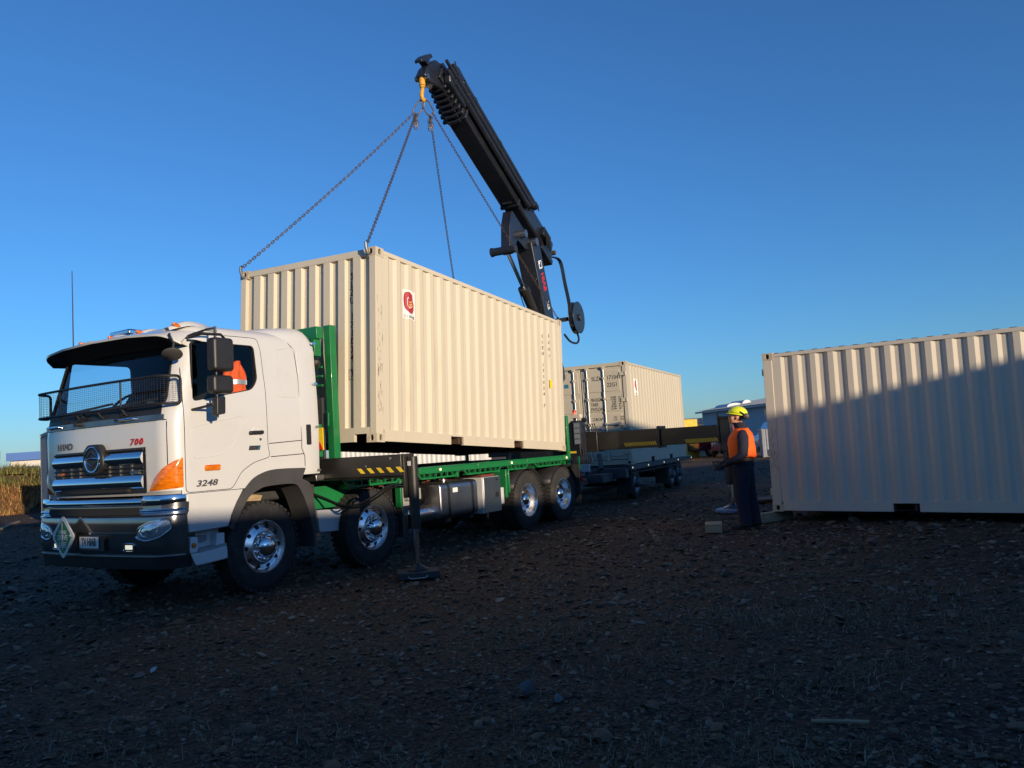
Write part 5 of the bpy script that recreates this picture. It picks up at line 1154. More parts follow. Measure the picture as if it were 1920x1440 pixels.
# ---------------- crane at the back of the truck ----------------
_b = M_T @ Vector((8.6, 1.25, 0)); _h = Vector((-.431, -.902, 0)).normalized(); _n = Vector((.902, -.431, 0)).normalized()
M_K = Matrix(((_h.x, -_h.y*1.0, 0, _b.x), (_h.y, _h.x, 0, _b.y), (0, 0, 1, 0), (0, 0, 0, 1)))   # u along the boom, n to the near side
crane = empty('loader_crane', M_K, 'black folding loader crane on the truck tail with its boom raised over the hanging container', 'crane')
KT = M_K.inverted() @ M_T
def tl(p): return KT @ Vector(p)        # truck coordinates -> crane coordinates
def tbox(b, x0, x1, y0, y1, z0, z1): return b.box(x0, x1, y0, y1, z0, z1, KT)
def V3(u, z, n=0): return Vector((u, n, z))
# base, column
b = MB(); tbox(b, 8.3, 8.9, .55, 1.95, 1.06, 1.75); bs = b.build('crane_base', 'crane_paint', crane, bevel=.03)
b = MB(); b.prism([(-.32, 1.5), (.32, 1.5), (.26, 2.3), (-.15, 3.15), (-1.1, 3.25), (-1.15, 2.95), (-.45, 2.5)], 'y', -.26, .26); b.build('column', 'crane_paint', crane, bevel=.03)
# inner boom
def beam(name, p, q, h, wd, m, parent, n0=0, bevel=.015):
    p = Vector(p); q = Vector(q); d = (q-p).normalized(); nn = Vector((-d.z, 0, d.x))
    return MB().bar(p+Vector((0, n0, 0)), q+Vector((0, n0, 0)), wd, h, upv=nn).build(name, m, parent, bevel=bevel)
inner = beam('inner_boom', (-1.05, 0, 3.0), (-.02, 0, 5.95), .46, .40, 'crane_paint', crane)
d_in = Vector((1.03, 0, 2.95)).normalized(); n_in = Vector((-d_in.z, 0, d_in.x))
b = MB()
def onboom(t, v, n): return Vector((-1.05, 0, 3.0))+d_in*t+n_in*v+Vector((0, n, 0))
# lettering is read along the boom, on its near side
lx = -d_in; ly = lx.cross(Vector((0, 1, 0)))*-1
b.text('HIAB', .22, onboom(2.20, .03, .2015), lx, ly, sx=.85, ext=.002, bold=.02); b.build('boom_lettering', 'hiab_red', inner, smooth=False)
b = MB(); c = [onboom(t, v, .2012) for t, v in ((2.50, -.06), (2.68, -.06), (2.68, .12), (2.50, .12))]; b.add(c, [(0, 1, 2, 3)]); b.build('brand_mark', 'plate_white', inner, smooth=False)
b = MB(); c = [onboom(t, v, .202) for t, v in ((2.53, -.02), (2.60, -.02), (2.60, .03), (2.66, .03), (2.66, .09), (2.53, .09))]; b.add(c, [tuple(range(6))]); b.build('brand_figure', 'crane_paint', inner, smooth=False)
b = MB(); b.text('XS', .16, onboom(1.66, .03, .2015), lx, ly, sx=1.0, ext=.002, bold=.02); b.build('model_lettering', 'plate_white', inner, smooth=False)
# outer boom with its telescopic sections
A = Vector((-1.0, 0, 5.90)); B_ = Vector((3.5, 0, 8.26)); d_o = (B_-A).normalized(); v_o = Vector((-d_o.z, 0, d_o.x)); LO = (B_-A).length
def ob(t, v=0, n=0): return A+d_o*t+v_o*v+Vector((0, n, 0))
def obar(b, t0, t1, v0, v1, n0, n1):
    M = Matrix(((d_o.x, 0, v_o.x, A.x), (0, 1, 0, 0), (d_o.z, 0, v_o.z, A.z), (0, 0, 0, 1))); return b.box(t0, t1, n0, n1, v0, v1, M)
b = MB(); obar(b, 0, 3.05, -.23, .24, -.18, .20); outer = b.build('outer_boom', 'crane_paint', crane, bevel=.05, seg=3)
b = MB(); obar(b, 1.85, 4.45, -.245, .22, -.195, .215); b.build('boom_sleeve', 'crane_paint', outer, bevel=.03)
b = MB(); obar(b, 1.83, 1.90, -.27, .25, -.21, .23); b.build('sleeve_collar', 'crane_paint', outer, bevel=.01)
for k in range(7):
    b = MB(); t = 4.32+.115*k; s_ = .265-.012*k; obar(b, t, t+.065, -s_-.06, s_+.06, -s_+.02, s_); b.build('section_collar', 'crane_paint', outer, bevel=.02)
    b = MB(); b.cyl(ob(t+.03, -s_-.065, -.12), ob(t+.03, -s_-.065, .14), .042, n=10); b.build('section_roller', 'crane_paint', outer)
b = MB(); obar(b, 3.0, 5.25, -.18, .20, -.15, .16); b.build('boom_extension', 'crane_paint', outer, bevel=.02)
# extension cylinders on the near side and the top
for k, (v, n, t0, t1, r) in enumerate(((.20, .29, 1.30, 4.75, .062), (.07, .30, 1.50, 5.0, .058), (-.06, .29, 1.65, 4.95, .054), (.33, .21, 1.20, 4.70, .062), (.37, .07, 1.15, 4.65, .058), (.36, -.07, 1.15, 4.6, .055))):
    b = MB(); b.cyl(ob(t0, v, n), ob(t1, v, n), r, n=14); b.cyl(ob(t0-.04, v, n), ob(t0+.08, v, n), r*1.2, n=14); b.cyl(ob(t1-.5, v, n), ob(t1-.42, v, n), r*1.15, n=14); b.cyl(ob(t1-1.6, v, n), ob(t1-1.54, v, n), r*1.12, n=14); b.cyl(ob(t1, v, n), ob(t1+.40-.05*k, v, n), r*.55, n=10); b.build('extension_cylinder', 'crane_paint', outer)
b = MB(); b.prism([(4.45, -.2), (4.6, .34), (4.95, .36), (5.1, .30), (5.2, .0), (5.1, -.2)], 'y', .17, .30); b.v = [tuple(ob(p[0], p[2], p[1])) for p in b.v]; b.build('boom_head_plate', 'crane_paint', outer, bevel=.03)
b = MB()
for (t, v, n) in ((4.95, .30, .25), (5.0, .24, .28), (4.85, .38, .14), (4.75, .40, .05), (1.0, .36, .1), (1.05, .3, .25)):
    b.tube([ob(t, v, n), ob(t+.12, v+.08, n+.02), ob(t+.16, v+.02, n+.05), ob(t+.05, v-.06, n+.04)], .010, 6)
b.build('hose_loops', 'cable', outer)['kind'] = 'stuff'
b = MB()
for (t, v, n) in ((4.85, .10, .31), (4.75, .14, .31), (4.95, .03, .31), (4.4, -.02, .25), (4.3, -.08, .24)): b.box(-.02, .02, -.004, .004, -.035, .035, Matrix.Translation(ob(t, v, n)))
b.build('grease_plates', 'dull_steel', outer)['kind'] = 'stuff'
# boom nose, hook
b = MB(); b.prism([(x, z) for x, z in ((3.30, 8.10), (3.40, 8.50), (3.75, 8.50), (4.05, 8.24), (4.16, 8.06), (4.05, 7.97), (3.70, 8.0))], 'y', -.10, .11); nose = b.build('boom_nose', 'crane_paint', outer, bevel=.03)
b = MB(); b.prism(rpoly([(3.93, 8.30), (3.90, 8.44), (3.78, 8.54), (3.84, 8.58), (4.06, 8.46), (4.20, 8.33), (4.18, 8.28), (4.05, 8.35)], .02), 'y', -.07, .07); b.build('nose_guard', 'crane_paint', outer, bevel=.01)
b = MB(); b.cyl(V3(4.08, 8.05, -.13), V3(4.08, 8.05, .13), .05, n=14); b.build('nose_pin', 'dull_steel', outer)
b = MB(); b.cyl(V3(4.09, 7.90), V3(4.09, 8.04), .058, .05, n=16); b.cyl(V3(4.09, 7.86), V3(4.09, 7.90), .048, n=16); hk = b.build('hook_swivel', 'hook_yellow', crane, bevel=.008)
b = MB(); pts = [(4.09, 7.88), (4.095, 7.82), (4.115, 7.77), (4.13, 7.71), (4.115, 7.655), (4.075, 7.63), (4.035, 7.645), (4.02, 7.69)]
b.tube([V3(u, z) for u, z in pts], [.03, .034, .037, .038, .036, .034, .027, .016], 10); b.build('hook', 'hook_yellow', hk)
# knuckle plates and outer cylinder
for n in (0,):
    b = MB(); b.prism(rpoly([(-.05, 5.80), (.2, 6.08), (.90, 6.44), (1.04, 6.10), (1.12, 5.50), (.97, 5.46), (.70, 5.84), (.30, 5.70)], .06), 'y', -.10, .11); b.build('knuckle_lug', 'crane_paint', crane, bevel=.008)
b = MB(); b.cyl(V3(-.02, 5.92, -.25), V3(-.02, 5.92, .25), .09, n=18); b.cyl(V3(.55, 5.98, -.24), V3(.55, 5.98, .25), .085, n=18); b.build('knuckle_pin', 'dull_steel', crane)
b = MB(); b.cyl(V3(1.05, 5.56, -.32), V3(1.05, 5.56, .22), .085, n=18); b.cyl(V3(1.05, 5.56, -.35), V3(1.05, 5.56, -.32), .10, n=18); b.build('cylinder_eye', 'crane_paint', crane)
p0 = V3(1.02, 5.54, .0); p1 = V3(-1.0, 3.62, .0); dd = (p1-p0); off = Vector((.0, 0, 0))
b = MB(); b.cyl(p0, p0+dd*.5, .045, n=16); b.build('cylinder_rod', 'hydraulic_rod', crane)
b = MB(); b.cyl(p0+dd*.36, p1, .105, n=20); b.cyl(p0+dd*.345, p0+dd*.40, .125, n=20); b.build('cylinder_barrel', 'beam_paint', crane)
b = MB(); b.tube([p0+dd*.37+Vector((-.02, -.14, .02)), p0+dd*.5+Vector((-.05, -.16, -.08)), p0+dd*.75+Vector((-.05, -.15, -.08))], .011, 6); b.build('cylinder_hose', 'cable', crane)
b = MB(); obar(b, -.10, .55, -.32, -.19, -.12, .20); obar(b, -.2, .05, -.20, .16, -.10, .10); obar(b, .35, .75, -.12, .10, .20, .30); b.build('valve_bank', 'crane_paint', outer, bevel=.015)
b = MB()
for k in range(7): b.tube([ob(.35+.05*k, .05, .28), ob(.45+.05*k, .0, .34), ob(.4+.04*k, -.12, .32), ob(.2+.04*k, -.2, .26)], .009, 6)
b.build('valve_hoses', 'cable', outer)['kind'] = 'stuff'
b = MB(); b.cyl(ob(-.18, .12, -.08), ob(-.18, .12, .18), .055, n=14); b.build('boom_lamp', 'rust_chain', outer)
b = MB(); b.cyl(ob(2.0, -.26, -.10), ob(2.0, -.26, .10), .03, n=10); b.bar(ob(1.72, -.36, -.06), ob(1.72, -.20, -.06), .06, .06); b.build('boom_lug', 'crane_paint', outer)
b = MB()
for n in (-.1, .1): b.tube([ob(.0, .22, n), ob(.4, .28, n), ob(.9, .26, n), ob(1.4, .24, n)], .011, 6)
b.build('boom_pipes', 'cable', outer)['kind'] = 'stuff'
# hose reel on its bracket
RC = V3(-1.92, 4.45, .33)
b = MB(); b.cyl(RC+Vector((0, -.05, 0)), RC+Vector((0, .05, 0)), .37, n=40); b.cyl(RC+Vector((0, .05, 0)), RC+Vector((0, .065, 0)), .385, n=40); b.cyl(RC+Vector((0, -.065, 0)), RC+Vector((0, -.05, 0)), .385, n=40); b.cyl(RC+Vector((0, .06, 0)), RC+Vector((0, .11, 0)), .08, n=16); rl = b.build('hose_reel', 'crane_paint', crane, bevel=.006)
b = MB(); b.bar(V3(-.80, 4.25, .10), V3(-1.75, 4.42, .18), .08, .10); b.cyl(V3(-1.75, 4.42, .18), RC, .05, n=12); b.build('reel_bracket', 'crane_paint', crane, bevel=.01)
for k in range(3):
    n = .22+.03*k; b = MB(); b.tube(sm3([ob(.02, -.18, .2+.02*k), V3(-1.30, 5.72, n), V3(-1.42, 5.2, n+.04), V3(-1.55, 4.75, n+.06), V3(-1.58, 4.5, n+.05), V3(-1.62, 4.20, n+.06)]), .014, 7); b.build('reel_hose', 'cable', crane)
b = MB(); b.tube(sm3([RC+Vector((.05, 0, -.33)), RC+Vector((-.06, 0, -.50)), RC+Vector((.10, 0, -.62)), RC+Vector((.38, -.05, -.60)), RC+Vector((.6, -.1, -.45))]), .025, 8); b.build('hose_tail', 'cable', crane)
# rear stabiliser: beam, leg, warning tape
b = MB(); tbox(b, 8.46, 8.80, -.2, 2.5, 1.27, 1.69); bx_ = b.build('stabiliser_box', 'beam_paint', crane, bevel=.012)
b = MB(); tbox(b, 8.48, 8.78, -1.52, -.2, 1.295, 1.665); tbox(b, 8.45, 8.81, -1.56, -1.50, 1.28, 1.71); tbox(b, 8.50, 8.76, -2.72, -1.5, 1.325, 1.655); st = b.build('stabiliser_beam', 'beam_paint', crane, bevel=.01)
b = MB()
for (ya, n_, x) in ((-.78, 15, 8.4775), (-2.05, 14, 8.4975)):
    for k in range(n_):
        y = ya-.046*k; q = [(x, y, 1.418), (x, y-.024, 1.418), (x, y-.060, 1.345), (x, y-.036, 1.345)]; b.add([KT @ Vector(p) for p in q], [(0, 1, 2, 3)])
b.build('hazard_tape', 'hazard_yellow', st, smooth=False)['kind'] = 'stuff'
b = MB(); tbox(b, 8.52, 8.74, -2.93, -2.73, 1.15, 1.80); b.cyl(tl((8.63, -2.83, .52)), tl((8.63, -2.83, 1.2)), .085, n=18); tbox(b, 8.49, 8.53, -2.74, -2.70, 1.3, 1.87); tbox(b, 8.50, 8.76, -2.96, -2.72, 1.76, 1.81); lg2 = b.build('stabiliser_leg', 'crane_paint', crane, bevel=.012)
b = MB(); b.cyl(tl((8.63, -2.83, .12)), tl((8.63, -2.83, .55)), .045, n=16); b.build('leg_rod', 'hydraulic_rod', lg2)
b = MB(); b.lathe([(.05, .18), (.07, .14), (.17, .095), (.18, .075), (.001, .075)], tl((8.63, -2.83, 0)), (0, 0, 1), 24); b.build('leg_foot', 'crane_paint', lg2)
# control stand
b = MB(); P_ = [(.36, 1.2), (.36, 1.80), (.20, 1.93), (.02, 1.93), (.02, 1.2)]; v = [tl((x, y, z)) for x in (8.12, 8.42) for y, z in P_]; n = len(P_); b.add(v, [(i, (i+1) % n, n+(i+1) % n, n+i) for i in range(n)]+[tuple(range(n)), tuple(range(n, 2*n))]); cs_ = b.build('control_stand', 'crane_paint', crane, bevel=.02)
b = MB(); tbox(b, 8.105, 8.119, -.01, .15, 1.44, 1.90); b.build('control_panel', 'badge_grey', cs_)
for k, z in enumerate((1.83, 1.72, 1.61, 1.50)):
    b = MB(); tbox(b, 8.098, 8.106, .01, .13, z-.045, z+.045); b.build('panel_label', 'container_grey', cs_)
for k in range(6):
    b = MB(); y = -.03-.05*k; b.cyl(tl((8.3, y, 1.70)), tl((8.22, y, 1.82)), .007, n=6); b.lathe([(.001, .02), (.016, .01), (.016, -.01), (.001, -.02)], tl((8.22, y, 1.83)), (0, 0, 1), 8); b.build('control_lever', 'black_plastic', cs_)
b = MB(); b.cyl(tl((8.2, -.08, 1.93)), tl((8.14, -.08, 1.93)), .05, n=16); b.build('pressure_gauge', 'black_plastic', cs_)
for z0, z1, m, r in ((1.92, 1.98, 'black_plastic', .03), (1.98, 2.04, 'green_paint', .038), (2.04, 2.105, 'red_led', .038), (2.105, 2.15, 'lamp_red', .038)):
    b = MB(); b.cyl(tl((8.3, .2, z0)), tl((8.3, .2, z1)), r, n=14); b.build('signal_light', m, crane)
b = MB(); tbox(b, 8.15, 8.25, .0, .2, 1.98, 2.06); b.build('radio_box', 'cream_pale', crane, bevel=.006)
b = MB()
for k in range(9):
    y0 = .35-.05*k; b.tube([tl((8.18, y0, 1.35)), tl((8.10, y0-.05, 1.15)), tl((8.12, y0-.12, 1.04)), tl((8.25, y0-.1, 1.1)), tl((8.4, y0, 1.2))], .013, 6)
b.build('hose_bundle', 'cable', crane)['kind'] = 'stuff'
b = MB(); tbox(b, 8.115, 8.12, .12, .26, 1.27, 1.31); b.build('warning_label', 'hazard_yellow', crane)
# ---------------- chain sling ----------------
HP = M_K @ V3(4.075, 7.62); MI = M_S
sling = empty('chain_sling', Matrix.Translation(HP), 'four leg chain sling joining the yellow crane hook to the hanging container', 'sling')
inv = Matrix.Translation(-HP)
def oval(b, c, axis, side, L, Wd, r, n=14, m=6):
    axis = axis.normalized(); side = (side-axis*side.dot(axis)).normalized(); path = []
    for k in range(n):
        t = 2*PI*k/n; a_ = math.cos(t); s_ = math.sin(t); path.append(c+axis*((L/2-Wd/2)*(1 if a_ > 0 else -1)+a_*Wd/2 if abs(a_) > 1e-6 else 0)+side*s_*Wd/2)
    b.tube(path, r, m, closed=True)
view = Vector((0, 1, 0)).cross(Vector((0, 0, 1)))
b = MB(); oval(b, Vector((-.09, 0, -.10)), Vector((-.55, 0, -.8)), Vector((.8, .2, -.5)), .26, .13, .013, 20, 8); b.build('master_link', 'chain_steel', sling)
b = MB(); oval(b, Vector((.07, 0, -.12)), Vector((.40, 0, -.9)), Vector((.9, .2, .4)), .30, .14, .013, 20, 8); b.build('master_link', 'chain_steel', sling)
ends = [(.0, CW-.09, 2.53), (.0, .09, 2.53), (CL, CW-.09, 2.56), (CL, .09, 2.56)]
starts = [Vector((-.18, 0, -.20)), Vector((-.15, -.03, -.24)), Vector((.10, .02, -.27)), Vector((.16, -.02, -.25))]
for e, s_, m in zip(ends, starts, ('chain_steel', 'rust_chain', 'chain_steel', 'rust_chain')):
    E_ = inv @ (MI @ Vector(e)); out = (MI.to_3x3() @ Vector((-1 if e[0] < 1 else 1, 0, 0))); tgt = E_+out*.05+Vector((0, 0, .10)); d = tgt-s_; Ld = d.length; d.normalize(); pitch = .052; n = int(Ld/pitch)
    s1 = d.orthogonal().normalized(); s2 = d.cross(s1); b = MB(); sag = .05 if m == 'chain_steel' else .02
    for k in range(n+1):
        t = k/n; c = s_+d*(Ld*t)+Vector((0, 0, -sag*4*t*(1-t))); oval(b, c, d, s1 if k % 2 else s2, .072, .034, .0058, 10, 4)
    b.build('chain_leg', m, sling)['kind'] = 'stuff'
    b = MB(); b.tube([tgt+Vector((0, 0, .02)), tgt+out*.03, E_+out*.075+Vector((0, 0, .03)), E_+out*.05+Vector((0, 0, -.03)), E_-out*.02+Vector((0, 0, -.03))], [.02, .022, .024, .022, .016], 8); b.build('chain_hook', 'dull_steel', sling)
for s_, q in ((starts[1], 0), (starts[2], 1)):
    b = MB()
    for k in range(9):
        c = s_+Vector((.02*math.sin(k*2.1), .02*math.cos(k*1.7), -.03-.025*k)); oval(b, c, Vector((math.sin(k*1.3)*.5, .3, 1)), Vector((1, .4*math.cos(k), 0)), .084, .046, .0085, 10, 4)
    b.build('spare_chain', 'chain_steel', sling)['kind'] = 'stuff'
# ---------------- trailer ----------------
M_R = frame((2.865, 19.787, 0), 24.681)
trailer = empty('flat_trailer', M_R, 'grey flat deck trailer coupled behind the truck carrying a container', 'trailer')
ZD = .85
b = MB(); b.box(-.30, 6.55, .03, 2.41, ZD-.07, ZD-.004); b.build('deck', 'trailer_dark', trailer)
for y0 in (-.05, 2.42):
    b = MB(); b.box(-.33, 6.55, y0, y0+.07, ZD-.12, ZD); rl_ = b.build('deck_rail', 'trailer_grey', trailer, bevel=.006)
    b = MB(); b.box(-.28, 6.5, y0+.012, y0+.03, ZD-.20, ZD-.185)
    for k in range(24): b.box(-.28+.29*k, -.265+.29*k, y0+.012, y0+.03, ZD-.185, ZD-.12)
    b.build('tie_rail', 'trailer_grey', rl_)
    for x in (-.2, 1.25, 2.9, 4.6, 6.4):
        b = MB(); b.lathe([(.02, 0), (.018, .008), (.001, .012)], (x, y0-.001 if y0 < 0 else y0+.071, ZD-.06), (0, -1 if y0 < 0 else 1, 0), 10); b.build('side_marker', 'marker_led', rl_)
b = MB()
for y in (.72, 1.64): b.box(-1.3, 6.5, y, y+.08, .48, ZD-.07)
b.build('chassis_frame', 'trailer_dark', trailer)
for x in (.30, 4.0, 4.95):
    for f_, y in ((False, .02), (True, 2.42)): make_wheel(.40, .24, .235, False, trailer, (x, y, .395), f_, nuts=False, tread=False, m_rim='dull_steel')
    b = MB(); b.cyl((x, .2, .395), (x, 2.2, .395), .06, n=10); b.build('axle', 'trailer_dark', trailer)
for x in (-.22, 3.45):
    for y0 in (.0, 2.06):
        b = MB(); b.box(x-.008, x+.008, y0, y0+.38, .16, .62); b.build('mudflap', 'flap', trailer)
b = MB(); b.lathe([(.05, 0), (.048, .02), (.02, .035), (.001, .037)], (-.36, .18, .665), (-1, 0, 0), 16); b.build('front_lamp', 'red_led', trailer)
b = MB(); b.box(-.55, -.30, .02, 2.41, .56, .80); b.box(-1.35, -.55, .35, 2.1, .50, .70); b.build('front_frame', 'trailer_grey', trailer, bevel=.01)
b = MB(); b.bar((-.60, .62, .80), (-.48, .70, 1.16), .10, .12); b.build('load_stop', 'trailer_grey', trailer, bevel=.01)
b = MB(); b.bar((-1.3, .75, .56), (-3.1, 1.25, .56), .10, .14); b.bar((-1.3, 1.7, .56), (-3.1, 1.25, .56), .10, .14); b.build('drawbar', 'trailer_dark', trailer, bevel=.01)
b = MB(); b.box(-1.18, -1.12, .72, 1.12, .66, .95); bx2 = b.build('tool_box', 'box_white', trailer, bevel=.012)
b = MB(); b.bar((-1.19, .97, .80), (-1.19, .86, .74), .02, .03, (1, 0, 0)); b.build('box_latch', 'black_plastic', bx2)
b = MB(); b.box(-.9, 2.2, .72, 1.64, .2, .26); b.build('under_rail', 'trailer_dark', trailer)
# red cloth hanging behind the truck
rc = empty('red_cloth', M_T @ Matrix.Translation((8.22, .22, .98)), 'bright red cloth hanging from the tail of the green truck deck', 'cloth')
b = MB(); rows = []
for j in range(9):
    t = j/8; wd = .03+.11*t; rows.append([(.03*math.sin(4*u+3*t)+.02*t, .03-wd*2*u*1.1+(.07*t), .08-.40*t-.03*math.sin(u*7)*t) for u in [i/10 for i in range(11)]])
b.grid(rows); o = b.build('cloth_sheet', 'red_cloth', rc, ang=70); o.modifiers.new('s', 'SOLIDIFY').thickness = .006
# ---------------- pads, blocks ----------------
def pad_thing(loc, rz, sx, sy, h, m, label, rope=True, name='stabiliser_pad'):
    r = empty(name, Matrix.Translation(loc) @ Matrix.Rotation(rz, 4, 'Z'), label, 'pad'); b = MB(); b.prism(rpoly([(-sx, -sy), (sx, -sy), (sx, sy), (-sx, sy)], .06, 3), 'z', .005, h); b.build('board', m, r, bevel=.012)
    if rope: b = MB(); b.tube([(-.12, -sy, h*.5), (-.10, -sy-.05, h*.35), (-.02, -sy-.06, .03), (.08, -sy-.05, h*.35), (.10, -sy, h*.5)], .008, 6); b.build('rope_handle', 'rope', r)
    return r
pl_ = M_T @ Vector((1.18, -1.25, 0)); pad_thing(pl_, rad(10), .25, .19, .09, 'pad_black', 'black stabiliser pad with rope handle under the front stabiliser leg')
pl_ = M_T @ Vector((8.63, -2.83, 0)); r_ = empty('stabiliser_pad', Matrix.Translation(pl_), 'round blue and white stabiliser pad under the leg behind the worker', 'pad')
b = MB(); b.lathe([(.001, .0), (.30, .0), (.32, .02), (.32, .055), (.30, .075), (.001, .075)], (0, 0, 0), (0, 0, 1), 32); b.build('disc', 'pad_blue', r_)
def block(loc, rz, L, W_, H_, label):
    r = MB(); r.box(-L/2, L/2, -W_/2, W_/2, .0, H_); o = r.build('timber_block', 'timber', None, bevel=.006); o.matrix_world = Matrix.Translation(loc) @ Matrix.Rotation(rz, 4, 'Z'); tag(o, label, 'timber block', 'timber blocks lying on the gravel'); return o
block((2.95, 12.32, .0), rad(-14), .25, .42, .13, 'short square timber block lying alone on the gravel by the worker')
p_ = M_Q @ Vector((.10, .12, 0)); block((p_.x-.10, p_.y+.05, .0), rad(30), .75, .12, .155, 'timber block wedged under the door end corner of the right container')
p_ = M_Q @ Vector((CL-.1, .12, 0)); block((p_.x, p_.y+.05, .0), rad(30), .75, .12, .20, 'timber block under the near end corner of the right container')
for q in ((.10, CW-.12), (CL-.1, CW-.12)):
    p_ = M_Q @ Vector((q[0], q[1], 0)); block((p_.x, p_.y, .0), rad(30), .75, .12, max(.1, p_.z-.005), 'timber block under a hidden far corner of the right container, %s end' % ('door' if q[0] < 1 else 'closed'))
rd = empty('red_ramp', Matrix.Translation((6.0, 16.9, 0)) @ Matrix.Rotation(rad(-12), 4, 'Z'), 'low dark red steel ramp lying on the ground behind the worker', 'ramp')
b = MB(); b.prism([(-1.3, .0), (1.8, .0), (1.8, .34), (-.2, .10), (-1.3, .03)], 'y', -.5, .5); b.build('ramp_plate', 'rust_red', rd, bevel=.01)
b = MB(); b.bar((-1.25, -.52, .06), (1.8, -.52, .20), .03, .03); b.build('ramp_edge', 'dull_steel', rd)
# ---------------- the worker ----------------
ph = rad(180-9)
person = empty('person', Matrix.Translation((3.49, 12.39, 0)) @ Matrix.Rotation(ph, 4, 'Z') @ Matrix.Diagonal((1.10, 1.10, 1.0, 1.0)), 'worker in orange vest, navy clothes and yellow helmet looking up, holding a remote control', 'person')
def ell(b, c, r, n=14, m=10, M=None):
    c = Vector(c); rows = []
    for j in range(m+1):
        t = PI*j/m; rows.append([Vector((math.sin(t)*math.cos(2*PI*k/n)*r[0], math.sin(t)*math.sin(2*PI*k/n)*r[1], math.cos(t)*r[2])) for k in range(n)])
    if M is not None: rows = [[M @ p for p in q] for q in rows]
    b.grid([[p+c for p in q] for q in rows], closed=True)
def etube(b, pts, n=16):   # (x, y, z, rx, ry) horizontal ellipses
    rows = [[(x+rx*math.cos(2*PI*k/n), y+ry*math.sin(2*PI*k/n), z) for k in range(n)] for x, y, z, rx, ry in pts]; b.grid(rows, closed=True); b.add(rows[0], [tuple(range(n))]); b.add(rows[-1], [tuple(range(n))])
b = MB()
etube(b, [(-.01, 0, .90, .13, .175), (-.02, 0, .98, .145, .185), (0, 0, 1.08, .145, .175), (.02, 0, 1.2, .15, .18), (.02, 0, 1.32, .15, .20), (.0, 0, 1.42, .13, .20), (-.02, 0, 1.49, .10, .15), (-.02, 0, 1.53, .07, .08)])
b.tube([(-.02, 0, 1.50), (-.005, 0, 1.57), (.015, 0, 1.64)], [.066, .062, .062], 12)
tilt = Matrix.Rotation(rad(-14), 3, 'Y')
HC = Vector((.03, 0, 1.725))
def H(p): return HC+tilt @ Vector(p)
ell(b, H((-.005, 0, .035)), (.098, .078, .105), M=tilt); ell(b, H((.035, 0, -.045)), (.062, .058, .072), M=tilt)
ell(b, H((.072, 0, -.088)), (.024, .028, .022), M=tilt); ell(b, H((.098, 0, -.02)), (.020, .014, .024), M=tilt); ell(b, H((.082, 0, .028)), (.022, .052, .014), M=tilt); ell(b, H((.088, 0, -.056)), (.014, .026, .010), M=tilt)
for s_ in (1, -1):
    ell(b, H((.0, s_*.080, -.012)), (.020, .010, .032), M=tilt); ell(b, H((.062, s_*.04, -.03)), (.026, .026, .03), M=tilt)
    # arms
    b.tube([(-.02, s_*.17, 1.455), (-.01, s_*.225, 1.40), (.0, s_*.255, 1.26), (.02, s_*.265, 1.13), (.10, s_*.235, 1.07), (.20, s_*.16, 1.02), (.255, s_*.115, .995)], [.06, .074, .066, .058, .054, .046, .038], 12)
    hand = Vector((.29, s_*.10, .985)); ell(b, hand, (.050, .022, .042))
    for k in range(4):
        o = .024-.016*k; L_ = (.072, .08, .076, .06)[k]
        b.tube([hand+Vector((.03, s_*.005, o)), hand+Vector((.055, -s_*.005, o-.002)), hand+Vector((.062, -s_*.035, o-.006)), hand+Vector((.045, -s_*(L_*.75), o-.010))], [.0105, .010, .0095, .008], 7)
    b.tube([hand+Vector((-.015, -s_*.006, .03)), hand+Vector((.005, -s_*.025, .055)), hand+Vector((.025, -s_*.05, .060))], [.0125, .011, .009], 7)
# legs
b.tube([(.0, .09, .95), (.04, .10, .78), (.06, .10, .52), (.045, .105, .28), (.04, .105, .06)], [.13, .118, .098, .088, .086], 12); b.tube([(-.03, -.09, .95), (-.05, -.10, .76), (-.07, -.11, .52), (-.11, -.115, .28), (-.125, -.115, .06)], [.13, .118, .098, .088, .086], 12)
for x, y in ((.04, .11), (-.125, -.12)):
    ell(b, (x+.06, y, .05), (.145, .050, .048)); ell(b, (x+.0, y, .075), (.062, .055, .075)); b.box(x-.07, x+.18, y-.042, y+.042, .004, .03)
body = b.build('body', ['navy', 'skin', 'boot', 'glove_black', 'grey_hair'], person)
rm = body.modifiers.new('r', 'REMESH'); rm.mode = 'VOXEL'; rm.voxel_size = .009; sm = body.modifiers.new('s', 'SMOOTH'); sm.factor = .5; sm.iterations = 4
dg = bpy.context.evaluated_depsgraph_get(); dg.update(); me = bpy.data.meshes.new_from_object(body.evaluated_get(dg)); body.modifiers.clear(); body.data = me
for m_ in ('navy', 'skin', 'boot', 'glove_black', 'grey_hair'):
    if MT[m_].name not in [q.name for q in me.materials if q]: me.materials.append(MT[m_])
names_ = [q.name for q in me.materials]
for p in me.polygons:
    c = p.center; k = 'navy'
    if c.z > 1.60+.25*(-c.x if c.x < 0 else 0): k = 'skin'
    if c.z > 1.66 and (tilt.transposed() @ (Vector(c)-HC)).x < -.03: k = 'grey_hair'
    if c.z < .085: k = 'boot'
    if c.x > .245 and .9 < c.z < 1.08: k = 'glove_black'
    p.material_index = names_.index(k); p.use_smooth = True
